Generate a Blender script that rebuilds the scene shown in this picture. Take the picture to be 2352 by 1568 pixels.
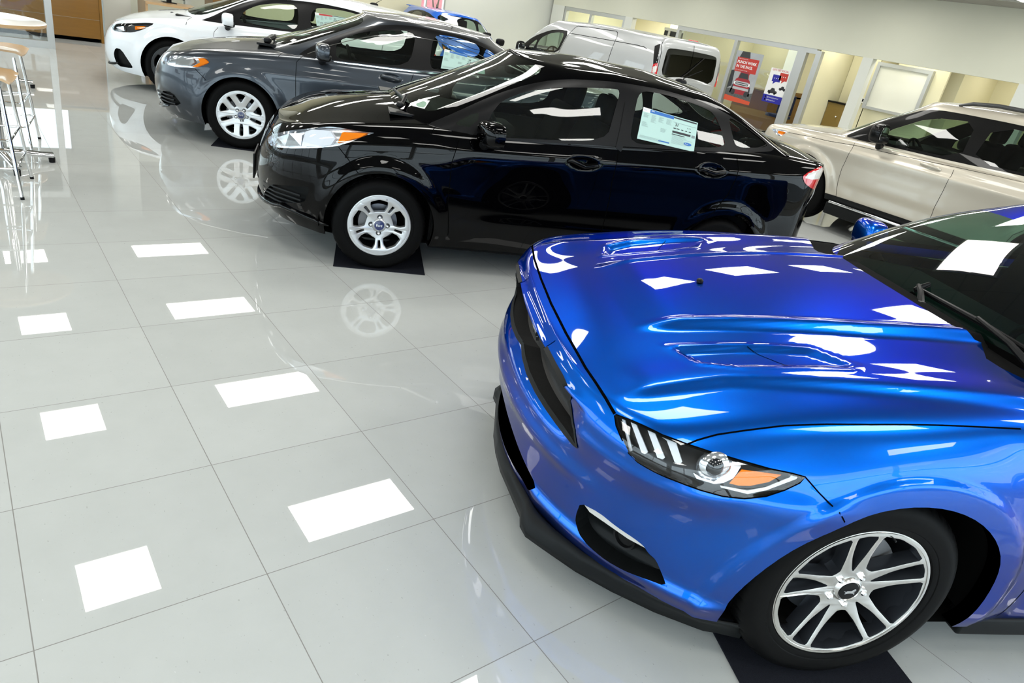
import bpy, bmesh, math, random
import numpy as np
from mathutils import Vector, Matrix, Quaternion
from mathutils.bvhtree import BVHTree
random.seed(7)
for _o in list(bpy.data.objects): bpy.data.objects.remove(_o)
SC = bpy.context.scene
# ---------------------------------------------------------------- camera
cd = bpy.data.cameras.new('camera'); cam = bpy.data.objects.new('camera', cd)
SC.collection.objects.link(cam)
cd.sensor_width = 36.0; cd.lens = 24.2437; cd.clip_start = 0.05; cd.clip_end = 300
cam.matrix_world = Matrix([[0.792783, 0.129777, -0.595527, 0.632026], [-0.584242, 0.440183, -0.681836, -2.829307], [0.173655, 0.88848, 0.424791, 1.707337], [0.0, 0.0, 0.0, 1.0]])
SC.camera = cam
# ---------------------------------------------------------------- world: bright overcast day outside the glass fronts
W = bpy.data.worlds.new('sky'); SC.world = W; W.use_nodes = True
_n = W.node_tree.nodes; _bg = _n['Background']
_bg.inputs['Color'].default_value = (0.80, 0.90, 1.0, 1); _bg.inputs['Strength'].default_value = 4.6
# ---------------------------------------------------------------- exposure
vs = SC.view_settings
vs.view_transform = 'Standard'; vs.look = 'None'; vs.gamma = 1.0; vs.use_curve_mapping = False
vs.exposure = 0.12
CEIL = 3.42
PANEL_POWER = 14.0
# ================================================================= surface maths (cars are tensor B-spline shells)
def bmat(n, m, sym):
    """evaluation matrix of a uniform cubic B-spline with n control points at m params over [0,n-1]; ends: sym (mirror) or linear"""
    t = np.linspace(0, n - 1, m); A = np.zeros((m, n + 2))
    for i, u in enumerate(t):
        k = min(int(u), n - 2); f = u - k
        A[i, k:k + 4] = [(1 - f)**3 / 6, (3*f**3 - 6*f*f + 4) / 6, (-3*f**3 + 3*f*f + 3*f + 1) / 6, f**3 / 6]
    return A
def pad(D, ax, k0, k1):
    D = np.moveaxis(D, ax, 0)
    M = np.array([1, -1, 1.])
    a = D[1] * M if k0 == 'y' else 2 * D[0] - D[1]
    b = D[-2] * M if k1 == 'y' else 2 * D[-1] - D[-2]
    return np.moveaxis(np.concatenate([a[None], D, b[None]], 0), 0, ax)
def surf(D, nr, nc, r0='l', r1='y', c0='y', c1='y', alpha=0.75):
    """D rows x cols x 3 data net -> nr x nc x 3 points; alpha pulls the smooth surface back to the data"""
    R, Cn = D.shape[:2]
    Bn = bmat(R, R, 0); Cc = bmat(Cn, Cn, 0)
    E = D
    for _ in range(2):
        S = np.einsum('ab,bcd->acd', Bn, pad(E, 0, r0, r1)); S = np.einsum('ab,cbd->cad', Cc, pad(S, 1, c0, c1))
        E = E + alpha * (D - S)
    A = bmat(R, nr, 0); B = bmat(Cn, nc, 0)
    S = np.einsum('ab,bcd->acd', A, pad(E, 0, r0, r1))
    return np.einsum('ab,cbd->cad', B, pad(S, 1, c0, c1))
def li(tab, x):
    t = sorted(tab); return np.interp(x, [a for a, _ in t], [b for _, b in t])
def sstep(a, b, x):
    t = np.clip((x - a) / (b - a), 0, 1); return t * t * (3 - 2 * t)
NF = [0, .22, .44, .64, .80, .91, .975]
def contour(xf, cf, pf, xr, cr, pr, ytab, ztab, ns=14):
    """one plan contour nose -> tail; returns (7+ns+7) x 3"""
    y0 = li(ytab, xf - cf); y1 = li(ytab, xr + cr); P = []
    for f in NF:
        x = xf - cf * (1 - (1 - f**pf)**(1 / pf)); P.append((x, f * y0, li(ztab, x)))
    for s in np.linspace(0, 1, ns):
        x = (xf - cf) + ((xr + cr) - (xf - cf)) * s; P.append((x, li(ytab, x), li(ztab, x)))
    for f in NF[::-1]:
        x = xr + cr * (1 - (1 - f**pr)**(1 / pr)); P.append((x, f * y1, li(ztab, x)))
    return np.array(P, float)
def net(rows, caps, ztop, crown=2.0, ns=14):
    """rows of contours, then caps: list of fractions of the last row's width, rising to ztop(x) on the centreline"""
    D = [contour(*r, ns=ns) for r in rows]
    L = D[-1]
    for f in caps:
        Q = L.copy(); Q[:, 1] *= f
        zc = np.array([li(ztop, x) for x in L[:, 0]]); k = 1 - f**crown
        Q[:, 2] = L[:, 2] + (zc - L[:, 2]) * k; D.append(Q)
    return np.array(D)
def arch_disp(G, cx, cz, R, lip, wid, floor=0.0):
    """push the side outwards into a wheel-arch flare"""
    d = np.hypot(G[..., 0] - cx, G[..., 2] - cz)
    side = sstep(.55, .75, G[..., 1])
    k = (1 - sstep(R + .01, R + wid, d)) * side
    G[..., 1] += lip * k
# ================================================================= car shells: local X forward (0 = front axle), Y left, Z up
def sf_mustang():
    zl = lambda *a: list(a)
    rows = [
     (.925,.72,2.0,-3.70,.45,2.2,[(.3,.885),(-.5,.86),(-2.2,.86),(-3.2,.86)],[(1,.19),(-4,.20)]),
     (.942,.72,2.05,-3.76,.45,2.2,[(.3,.905),(-.5,.885),(-2.2,.89),(-3.2,.90)],[(1,.27),(-4,.27)]),
     (.955,.72,2.15,-3.80,.45,2.3,[(.3,.93),(-.5,.90),(-1.3,.89),(-2.2,.91),(-3.2,.93)],[(1,.40),(-4,.42)]),
     (.962,.70,2.3,-3.83,.45,2.4,[(.3,.94),(-.5,.925),(-1.3,.91),(-2.2,.93),(-3.2,.95)],[(1,.53),(0,.55),(-4,.58)]),
     (.940,.62,2.6,-3.84,.45,2.4,[(.3,.945),(-.5,.93),(-1.3,.92),(-2.2,.945),(-2.8,.96),(-3.2,.95)],[(1,.64),(.5,.655),(0,.67),(-4,.72)]),
     (.918,.50,3.0,-3.84,.42,2.4,[(.4,.93),(0,.94),(-.5,.925),(-1.3,.91),(-2.2,.93),(-2.8,.95),(-3.2,.93)],[(1,.705),(.7,.715),(.3,.755),(0,.775),(-.6,.80),(-4,.86)]),
     (.895,.45,3.2,-3.82,.42,2.4,[(.45,.88),(0,.905),(-.5,.895),(-1.3,.88),(-2.2,.90),(-2.8,.93),(-3.2,.90)],[(1,.748),(.75,.762),(.3,.828),(0,.868),(-.6,.905),(-1.5,.90),(-2.8,.96),(-4,.98)]),
     (.872,.42,3.4,-3.79,.42,2.4,[(.45,.82),(0,.845),(-.5,.84),(-1.3,.83),(-2.2,.84),(-2.8,.87),(-3.2,.84)],[(1,.765),(.75,.794),(.3,.876),(0,.915),(-.6,.950),(-1.5,.94),(-2.8,1.0),(-4,1.02)]),
    ]
    D = net(rows, [.84,.62,.4,.2,0], [(1,.765),(.87,.775),(.75,.822),(.6,.862),(.3,.920),(0,.964),(-.5,1.006),(-.7,1.01),(-3.0,1.06),(-3.8,1.03)], 1.8)
    G = surf(D, 190, 430)
    x, y, z = G[..., 0].copy(), G[..., 1].copy(), G[..., 2].copy()
    # flat flare band round the arches with a crisp outer step
    for cx, cz, R in ((-.04, .295, .425), (-2.76, .30, .425)):
        d = np.hypot(x - cx, z - cz); side = sstep(.50, .72, y)
        G[..., 1] += side * (.014 * (1 - sstep(R + .062, R + .085, d)) + .020 * (1 - sstep(R + .07, R + .22, d)))
    top = sstep(.70, .78, z) * (x < .86) * (x > -.75)
    fade = 1 - sstep(.46, .64, x)
    # power dome between two spreading lines
    yb = np.interp(x, [-.60, -.15, .16, .48, .60], [.385, .37, .335, .295, .28])
    G[..., 2] += .020 * fade * (1 - sstep(yb - .006, yb + .040, y)) * top
    G[..., 2] += .006 * fade * np.exp(-((y - yb + .012) / .016)**2) * top
    # ridge where the hood turns down towards the wing
    yr = np.interp(x, [-.5, -.40, .04, .46, .74], [.76, .75, .69, .62, .64])
    rf = 1 - sstep(.66, .80, x)
    G[..., 2] += (.016 * np.exp(-(np.clip(yr - y, 0, 1) / .11)**2) * (y <= yr) + .016 * np.exp(-(np.clip(y - yr, 0, 1) / .030)**2) * (y > yr)) * rf * top
    # heat extractor: recessed slanted panel
    Q = [(.545, .425), (.50, .535), (.385, .580), (.06, .612), (.035, .592), (.12, .485), (.34, .445)]
    dmin = np.full(x.shape, 9.0)
    cxq, cyq = sum(a for a, b in Q) / 7, sum(b for a, b in Q) / 7
    for (ax, ay), (bx_, by_) in zip(Q, Q[1:] + Q[:1]):
        ex, ey = bx_ - ax, by_ - ay; L = math.hypot(ex, ey); nx, ny = -ey / L, ex / L
        if (cxq - ax) * nx + (cyq - ay) * ny < 0: nx, ny = -nx, -ny
        dmin = np.minimum(dmin, (x - ax) * nx + (y - ay) * ny)
    u = np.clip((x - .03) / .5, 0, 1)
    G[..., 2] -= (.004 + .013 * u) * sstep(0, .022, dmin) * top
    G[..., 2] += .004 * np.exp(-((dmin + .006) / .010)**2) * top
    # nose: overhanging hood lip, set-back grille plane, jutting lower jaw
    fr = sstep(.70, .80, x)
    mid = 1 - sstep(.50, .66, y)
    G[..., 0] += fr * mid * (.012 * np.exp(-((z - .742) / .012)**2) - .034 * sstep(.735, .722, z) * sstep(.56, .62, z))
    G[..., 0] += fr * .014 * np.exp(-((z - .50) / .035)**2) * (1 - sstep(.55, .75, y))
    # shelf below the headlamp: surface stands out, then drops
    zl2 = .655 + .03 * sstep(.75, .35, x)
    sh = sstep(.10, .30, x) * sstep(.45, .62, y) * (1 - sstep(.86, .93, x))
    k = sh * (.020 * np.exp(-(np.clip(z - zl2, 0, 1) / .030)**2) * (z > zl2) + .020 * np.exp(-(np.clip(zl2 - z, 0, 1) / .07)**2) * (z <= zl2))
    G[..., 1] += k * .8; G[..., 0] += k * .5
    # lower wing above the splitter: a ledge that faces up
    lw = sstep(.34, .46, x) * sstep(.30, .42, y)
    k = lw * (.026 * np.exp(-(np.clip(z - .262, 0, 1) / .022)**2) * (z > .262) + .026 * (z <= .262) * (1 - .5 * sstep(.262, .19, z)))
    G[..., 1] += k * .7; G[..., 0] += k * .6
    # shoulder crease along the flank
    G[..., 1] -= .012 * np.exp(-((z - .66) / .07)**2) * sstep(-.55, -.8, x) * (x > -2.3)
    return G
def gh_mustang():
    rows = [
     (-.50,.40,2.6,-3.20,.5,2.2,[(-.7,.80),(-1.3,.82),(-2.4,.80),(-3.0,.70)],[(0,.955),(-1,.94),(-3.3,1.0)]),
     (-.60,.42,2.6,-3.05,.5,2.2,[(-.8,.79),(-1.4,.81),(-2.4,.78),(-2.9,.66)],[(0,1.02),(-1,1.00),(-3.1,1.05)]),
     (-.86,.40,2.6,-2.75,.5,2.2,[(-1.0,.74),(-1.5,.755),(-2.3,.72),(-2.7,.60)],[(0,1.15),(-3.1,1.15)]),
     (-1.10,.36,2.6,-2.48,.45,2.2,[(-1.2,.68),(-1.6,.69),(-2.3,.65)],[(0,1.25),(-3.1,1.24)]),
     (-1.28,.32,2.6,-2.28,.42,2.2,[(-1.4,.63),(-1.7,.635),(-2.2,.60)],[(0,1.315),(-3.1,1.30)]),
     (-1.36,.28,2.6,-2.18,.40,2.2,[(-1.5,.585),(-1.7,.59),(-2.2,.56)],[(0,1.345),(-3.1,1.33)]),
    ]
    D = net(rows, [.8,.5,.25,0], [(0,1.36),(-1.36,1.362),(-1.75,1.385),(-2.2,1.35)], 2.0, ns=10)
    return surf(D, 60, 160)
# ---- a family of production cars driven by measured profile tables
def family(p):
    """p: dict of profile tables -> (body grid, greenhouse grid)"""
    xf, xr, w = p['xf'], p['xr'], p['w']
    pl = p.get('plan', [(.6, .93), (.3, .985), (0, 1), (-1.5, .99), (-2.6, 1), (-3.1, .95), (-3.5, .88)])
    def Y(k): return [(x, w * v * k) for x, v in pl]
    def Zr(base, fr): # z table between sill and shoulder
        return [(x, base + (z - base) * fr) for x, z in p['sh']]
    zs = p['zs']; rows = []
    for fr, k, df, dr, cf, pf in p['rows']:
        rows.append((xf + df, cf, pf, xr - dr, p.get('cr', .4), 2.3, Y(k), Zr(zs, fr)))
    D = net(rows, [.86, .62, .4, .2, 0], p['top'], p.get('crown', 2.0))
    G = surf(D, 104, 300)
    for cx in (0, -p['wb']): arch_disp(G, cx, p['r'] + .0, p['ra'], p.get('lip', .018), .10)
    x, z = G[..., 0], G[..., 2]
    for x0, x1, z0, z1, amp, wd in p.get('crease', []):      # flank creases: line (x0,z0)-(x1,z1)
        zz = z0 + (z1 - z0) * (x - x0) / (x1 - x0)
        k = sstep(x0, x0 - .3, x) * sstep(x1, x1 + .3, x) * sstep(.5, .7, G[..., 1])
        G[..., 1] += amp * k * (np.exp(-np.clip((zz - z) / wd, 0, 9)**2) * (z <= zz) + np.exp(-np.clip((z - zz) / (.35 * wd), 0, 9)**2) * (z > zz))
    for x0, z0 in p.get('dimple', []):
        q = ((x - x0) / .115)**2 + ((z - z0) / .042)**2
        G[..., 1] -= .016 * (1 - sstep(.25, 1.0, q)) * sstep(.5, .7, G[..., 1])
    g = p['gh']; rows = []
    for (f, cf, r, cr, yt, zt) in g['rows']:
        rows.append((f, cf, g.get('pf', 2.6), r, cr, g.get('pr', 2.4), yt, zt))
    Dg = net(rows, [.82, .55, .28, 0], g['top'], 2.0, ns=12)
    return G, surf(Dg, 56, 170)
ROWS_STD = [(0,.945,-.06,.06,.62,2.0),(.12,.975,-.02,.02,.64,2.1),(.34,1.0,.0,.0,.62,2.3),(.56,1.0,-.005,.0,.56,2.5),(.76,.985,-.03,.01,.50,2.6),(.92,.955,-.075,.04,.44,2.6),(1.0,.90,-.13,.07,.40,2.6)]
def par_fiesta():
    return dict(xf=.82, xr=-3.42, w=.861, wb=2.489, r=.3075, ra=.366, zs=.20,
      sh=[(.9,.72),(.75,.78),(.5,.865),(.2,.92),(-.3,.955),(-.8,.97),(-1.6,1.035),(-2.4,1.09),(-2.9,1.10),(-3.3,1.08),(-3.5,1.05)],
      top=[(.9,.74),(.72,.80),(.5,.895),(.3,.955),(0,1.02),(-.3,1.06),(-.6,1.08),(-2.8,1.20),(-3.0,1.19),(-3.3,1.14),(-3.5,1.05)],
      dimple=[(-1.31,.885),(-2.27,.955)], rows=ROWS_STD, crease=[(-.3,-3.2,.86,1.0,.010,.10),(-.5,-2.1,.40,.42,.008,.10)],
      gh=dict(pr=3.0, rows=[
        (-.02,.55,-3.05,.22,[(-.4,.775),(-1.2,.80),(-2.2,.80),(-2.8,.74)],[(0,1.00),(-.5,.94),(-1.6,1.00),(-2.5,1.07),(-3.0,1.12)]),
        (-.12,.55,-2.98,.22,[(-.5,.765),(-1.2,.79),(-2.2,.785),(-2.75,.72)],[(0,1.08),(-.6,.99),(-1.6,1.05),(-2.5,1.11),(-3.0,1.15)]),
        (-.42,.50,-2.82,.24,[(-.7,.72),(-1.3,.74),(-2.2,.73),(-2.6,.68)],[(0,1.22),(-.8,1.17),(-1.5,1.20),(-2.2,1.22),(-3.0,1.22)]),
        (-.66,.46,-2.62,.26,[(-.9,.67),(-1.4,.685),(-2.2,.665),(-2.5,.63)],[(0,1.335),(-.95,1.30),(-1.5,1.335),(-2.2,1.33),(-3.0,1.30)]),
        (-.80,.42,-2.46,.28,[(-1.1,.63),(-1.5,.64),(-2.2,.61)],[(0,1.41),(-1.05,1.37),(-1.5,1.405),(-2.2,1.385),(-3.0,1.36)]),
        (-.88,.40,-2.36,.30,[(-1.2,.57),(-1.5,.58),(-2.2,.55)],[(0,1.45),(-1.2,1.43),(-1.5,1.45),(-2.2,1.42),(-3.0,1.40)])],
        top=[(0,1.46),(-.88,1.465),(-1.4,1.50),(-1.9,1.49),(-2.3,1.445),(-2.5,1.42)]))
def par_fusion():
    return dict(xf=.93, xr=-3.85, w=.926, wb=2.85, r=.332, ra=.372, zs=.19,
      sh=[(1.0,.70),(.75,.77),(.4,.86),(0,.91),(-.5,.955),(-1.6,1.0),(-2.6,1.06),(-3.3,1.08),(-3.9,1.05)],
      top=[(1.0,.70),(.85,.77),(.6,.875),(.3,.945),(0,1.0),(-.3,1.03),(-3.2,1.14),(-3.9,1.08)],
      dimple=[(-1.41,.905),(-2.5,.95)], rows=ROWS_STD, crease=[(.1,-3.6,.76,.88,.012,.10),(-.5,-2.3,.38,.38,.008,.10)],
      gh=dict(rows=[
        (-.12,.55,-3.35,.45,[(-.5,.82),(-1.2,.85),(-2.4,.83),(-3.0,.72)],[(0,1.0),(-.5,.95),(-1.6,.99),(-3.2,1.10)]),
        (-.22,.55,-3.25,.45,[(-.6,.81),(-1.2,.84),(-2.4,.82),(-3.0,.70)],[(0,1.06),(-.6,1.0),(-1.6,1.03),(-3.2,1.14)]),
        (-.56,.50,-2.95,.45,[(-.8,.76),(-1.4,.78),(-2.4,.75),(-2.8,.66)],[(0,1.20),(-.9,1.16),(-1.6,1.18),(-3.2,1.22)]),
        (-.84,.46,-2.70,.45,[(-1.1,.70),(-1.5,.71),(-2.4,.67)],[(0,1.32),(-1.1,1.29),(-1.6,1.32),(-2.4,1.31),(-3.2,1.30)]),
        (-1.0,.42,-2.55,.42,[(-1.2,.65),(-1.6,.66),(-2.3,.63)],[(0,1.39),(-1.2,1.365),(-1.6,1.39),(-2.4,1.37),(-3.2,1.34)]),
        (-1.08,.40,-2.48,.40,[(-1.3,.59),(-1.6,.60),(-2.3,.57)],[(0,1.43),(-1.3,1.415),(-1.6,1.43),(-2.4,1.41),(-3.2,1.38)])],
        top=[(0,1.44),(-1.08,1.445),(-1.5,1.478),(-2.0,1.475),(-2.5,1.43)]))
def par_hatch():
    return dict(xf=.87, xr=-3.50, w=.90, wb=2.648, r=.33, ra=.375, zs=.17, lip=.022,
      sh=[(1.0,.64),(.75,.70),(.5,.80),(.2,.87),(-.3,.91),(-1.0,.95),(-2.0,1.0),(-3.0,1.04),(-3.6,1.03)],
      top=[(1.0,.64),(.86,.66),(.73,.73),(.57,.81),(.3,.90),(0,.955),(-.3,1.0),(-2.8,1.1),(-3.6,1.06)],
      rows=ROWS_STD, crease=[(.1,-3.2,.80,.90,.012,.10)],
      gh=dict(rows=[
        (-.05,.55,-3.52,.35,[(-.4,.78),(-1.2,.81),(-2.6,.79),(-3.2,.74)],[(0,.94),(-.5,.90),(-1.6,.95),(-3.5,1.04)]),
        (-.15,.55,-3.50,.35,[(-.5,.77),(-1.2,.80),(-2.6,.78),(-3.2,.73)],[(0,1.02),(-.6,.95),(-1.6,1.0),(-3.5,1.10)]),
        (-.46,.50,-3.42,.35,[(-.7,.73),(-1.4,.75),(-2.6,.73),(-3.2,.68)],[(0,1.15),(-.8,1.12),(-1.6,1.16),(-3.2,1.22)]),
        (-.74,.46,-3.34,.35,[(-1.0,.68),(-1.5,.695),(-2.6,.67),(-3.1,.63)],[(0,1.28),(-1.0,1.26),(-1.6,1.29),(-3.2,1.30)]),
        (-.90,.42,-3.28,.35,[(-1.2,.63),(-1.6,.645),(-2.6,.62)],[(0,1.36),(-1.2,1.34),(-1.6,1.37),(-2.6,1.36),(-3.2,1.35)]),
        (-.98,.40,-3.24,.35,[(-1.3,.57),(-1.6,.58),(-2.6,.56)],[(0,1.41),(-1.3,1.40),(-1.6,1.415),(-2.6,1.41),(-3.2,1.39)])],
        top=[(0,1.42),(-.98,1.43),(-1.5,1.465),(-2.3,1.465),(-3.2,1.42)]))
def par_explorer():
    return dict(xf=.98, xr=-3.97, w=1.0, wb=2.865, r=.38, ra=.43, zs=.36, lip=.02,
      sh=[(1.1,.94),(.85,.985),(.5,1.03),(0,1.06),(-.6,1.08),(-2.0,1.10),(-4,1.14)],
      top=[(1.1,.95),(.9,1.0),(.7,1.05),(.4,1.10),(0,1.13),(-.3,1.15),(-4,1.2)],
      plan=[(.6,.93),(.3,.985),(0,.995),(-1.5,.985),(-2.8,1),(-3.5,.97),(-3.9,.92)],
      rows=[(0,.955,-.05,.05,.5,2.2),(.12,.985,-.01,.02,.52,2.3),(.34,1.0,.0,.0,.50,2.6),(.60,.995,-.005,.0,.46,2.8),(.82,.985,-.02,.01,.42,2.8),(.96,.96,-.05,.03,.38,2.8),(1.0,.91,-.09,.05,.34,2.8)],
      crease=[(.3,-3.8,.93,.97,.016,.09),(-.45,-2.4,.56,.56,-.02,.12)],
      gh=dict(pr=3.0, rows=[
        (-.02,.48,-3.93,.25,[(-.4,.86),(-1.2,.90),(-3.0,.89),(-3.8,.86)],[(0,1.10),(-.5,1.07),(-2.0,1.09),(-4,1.12)]),
        (-.12,.48,-3.92,.25,[(-.5,.855),(-1.2,.89),(-3.0,.88),(-3.8,.85)],[(0,1.17),(-.6,1.12),(-2.0,1.14),(-4,1.17)]),
        (-.42,.44,-3.85,.25,[(-.7,.81),(-1.4,.84),(-3.0,.83),(-3.8,.80)],[(0,1.33),(-4,1.33)]),
        (-.68,.40,-3.77,.25,[(-1.0,.76),(-1.5,.785),(-3.0,.77),(-3.7,.75)],[(0,1.47),(-1.0,1.47),(-4,1.49)]),
        (-.84,.36,-3.72,.25,[(-1.1,.72),(-1.6,.745),(-3.0,.73),(-3.6,.71)],[(0,1.57),(-1.1,1.57),(-2,1.60),(-4,1.58)]),
        (-.92,.34,-3.68,.25,[(-1.2,.67),(-1.6,.685),(-3.0,.67),(-3.6,.65)],[(0,1.62),(-1.2,1.63),(-2,1.66),(-4,1.62)])],
        top=[(0,1.64),(-.92,1.655),(-1.5,1.71),(-2.5,1.73),(-3.7,1.68)]))
def par_van():
    return dict(xf=.85, xr=-3.93, w=.90, wb=3.06, r=.33, ra=.37, zs=.22, cr=.12,
      sh=[(1.0,.86),(.6,.95),(.2,1.02),(-.5,1.05),(-1.3,1.10),(-4,1.12)],
      top=[(1.0,.88),(.7,.98),(.3,1.08),(0,1.13),(-4,1.2)],
      plan=[(.6,.93),(.3,.985),(0,1),(-1.5,1),(-3.2,1),(-3.9,.985)],
      rows=ROWS_STD, crease=[],
      gh=dict(pr=6, rows=[
        (.40,.45,-3.94,.08,[(-.3,.80),(-1.2,.875),(-3.0,.885),(-3.8,.875)],[(0,1.10),(-.5,1.06),(-1.3,1.10),(-4,1.12)]),
        (.30,.45,-3.94,.08,[(-.4,.80),(-1.2,.87),(-3.0,.88),(-3.8,.87)],[(0,1.18),(-.6,1.13),(-1.3,1.17),(-4,1.19)]),
        (.08,.42,-3.93,.08,[(-.6,.77),(-1.3,.845),(-3.0,.86),(-3.8,.85)],[(0,1.34),(-4,1.38)]),
        (-.20,.40,-3.92,.08,[(-.8,.74),(-1.4,.80),(-3.0,.82),(-3.8,.81)],[(0,1.52),(-4,1.58)]),
        (-.44,.38,-3.90,.09,[(-1.0,.71),(-1.5,.755),(-3.0,.765),(-3.8,.76)],[(0,1.64),(-1.0,1.645),(-2,1.70),(-4,1.71)]),
        (-.58,.36,-3.87,.10,[(-1.1,.66),(-1.5,.70),(-3.0,.71),(-3.8,.70)],[(0,1.70),(-1.1,1.71),(-2,1.76),(-4,1.765)])],
        top=[(0,1.71),(-.58,1.74),(-1.5,1.80),(-2.5,1.815),(-3.9,1.80)]))
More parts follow.
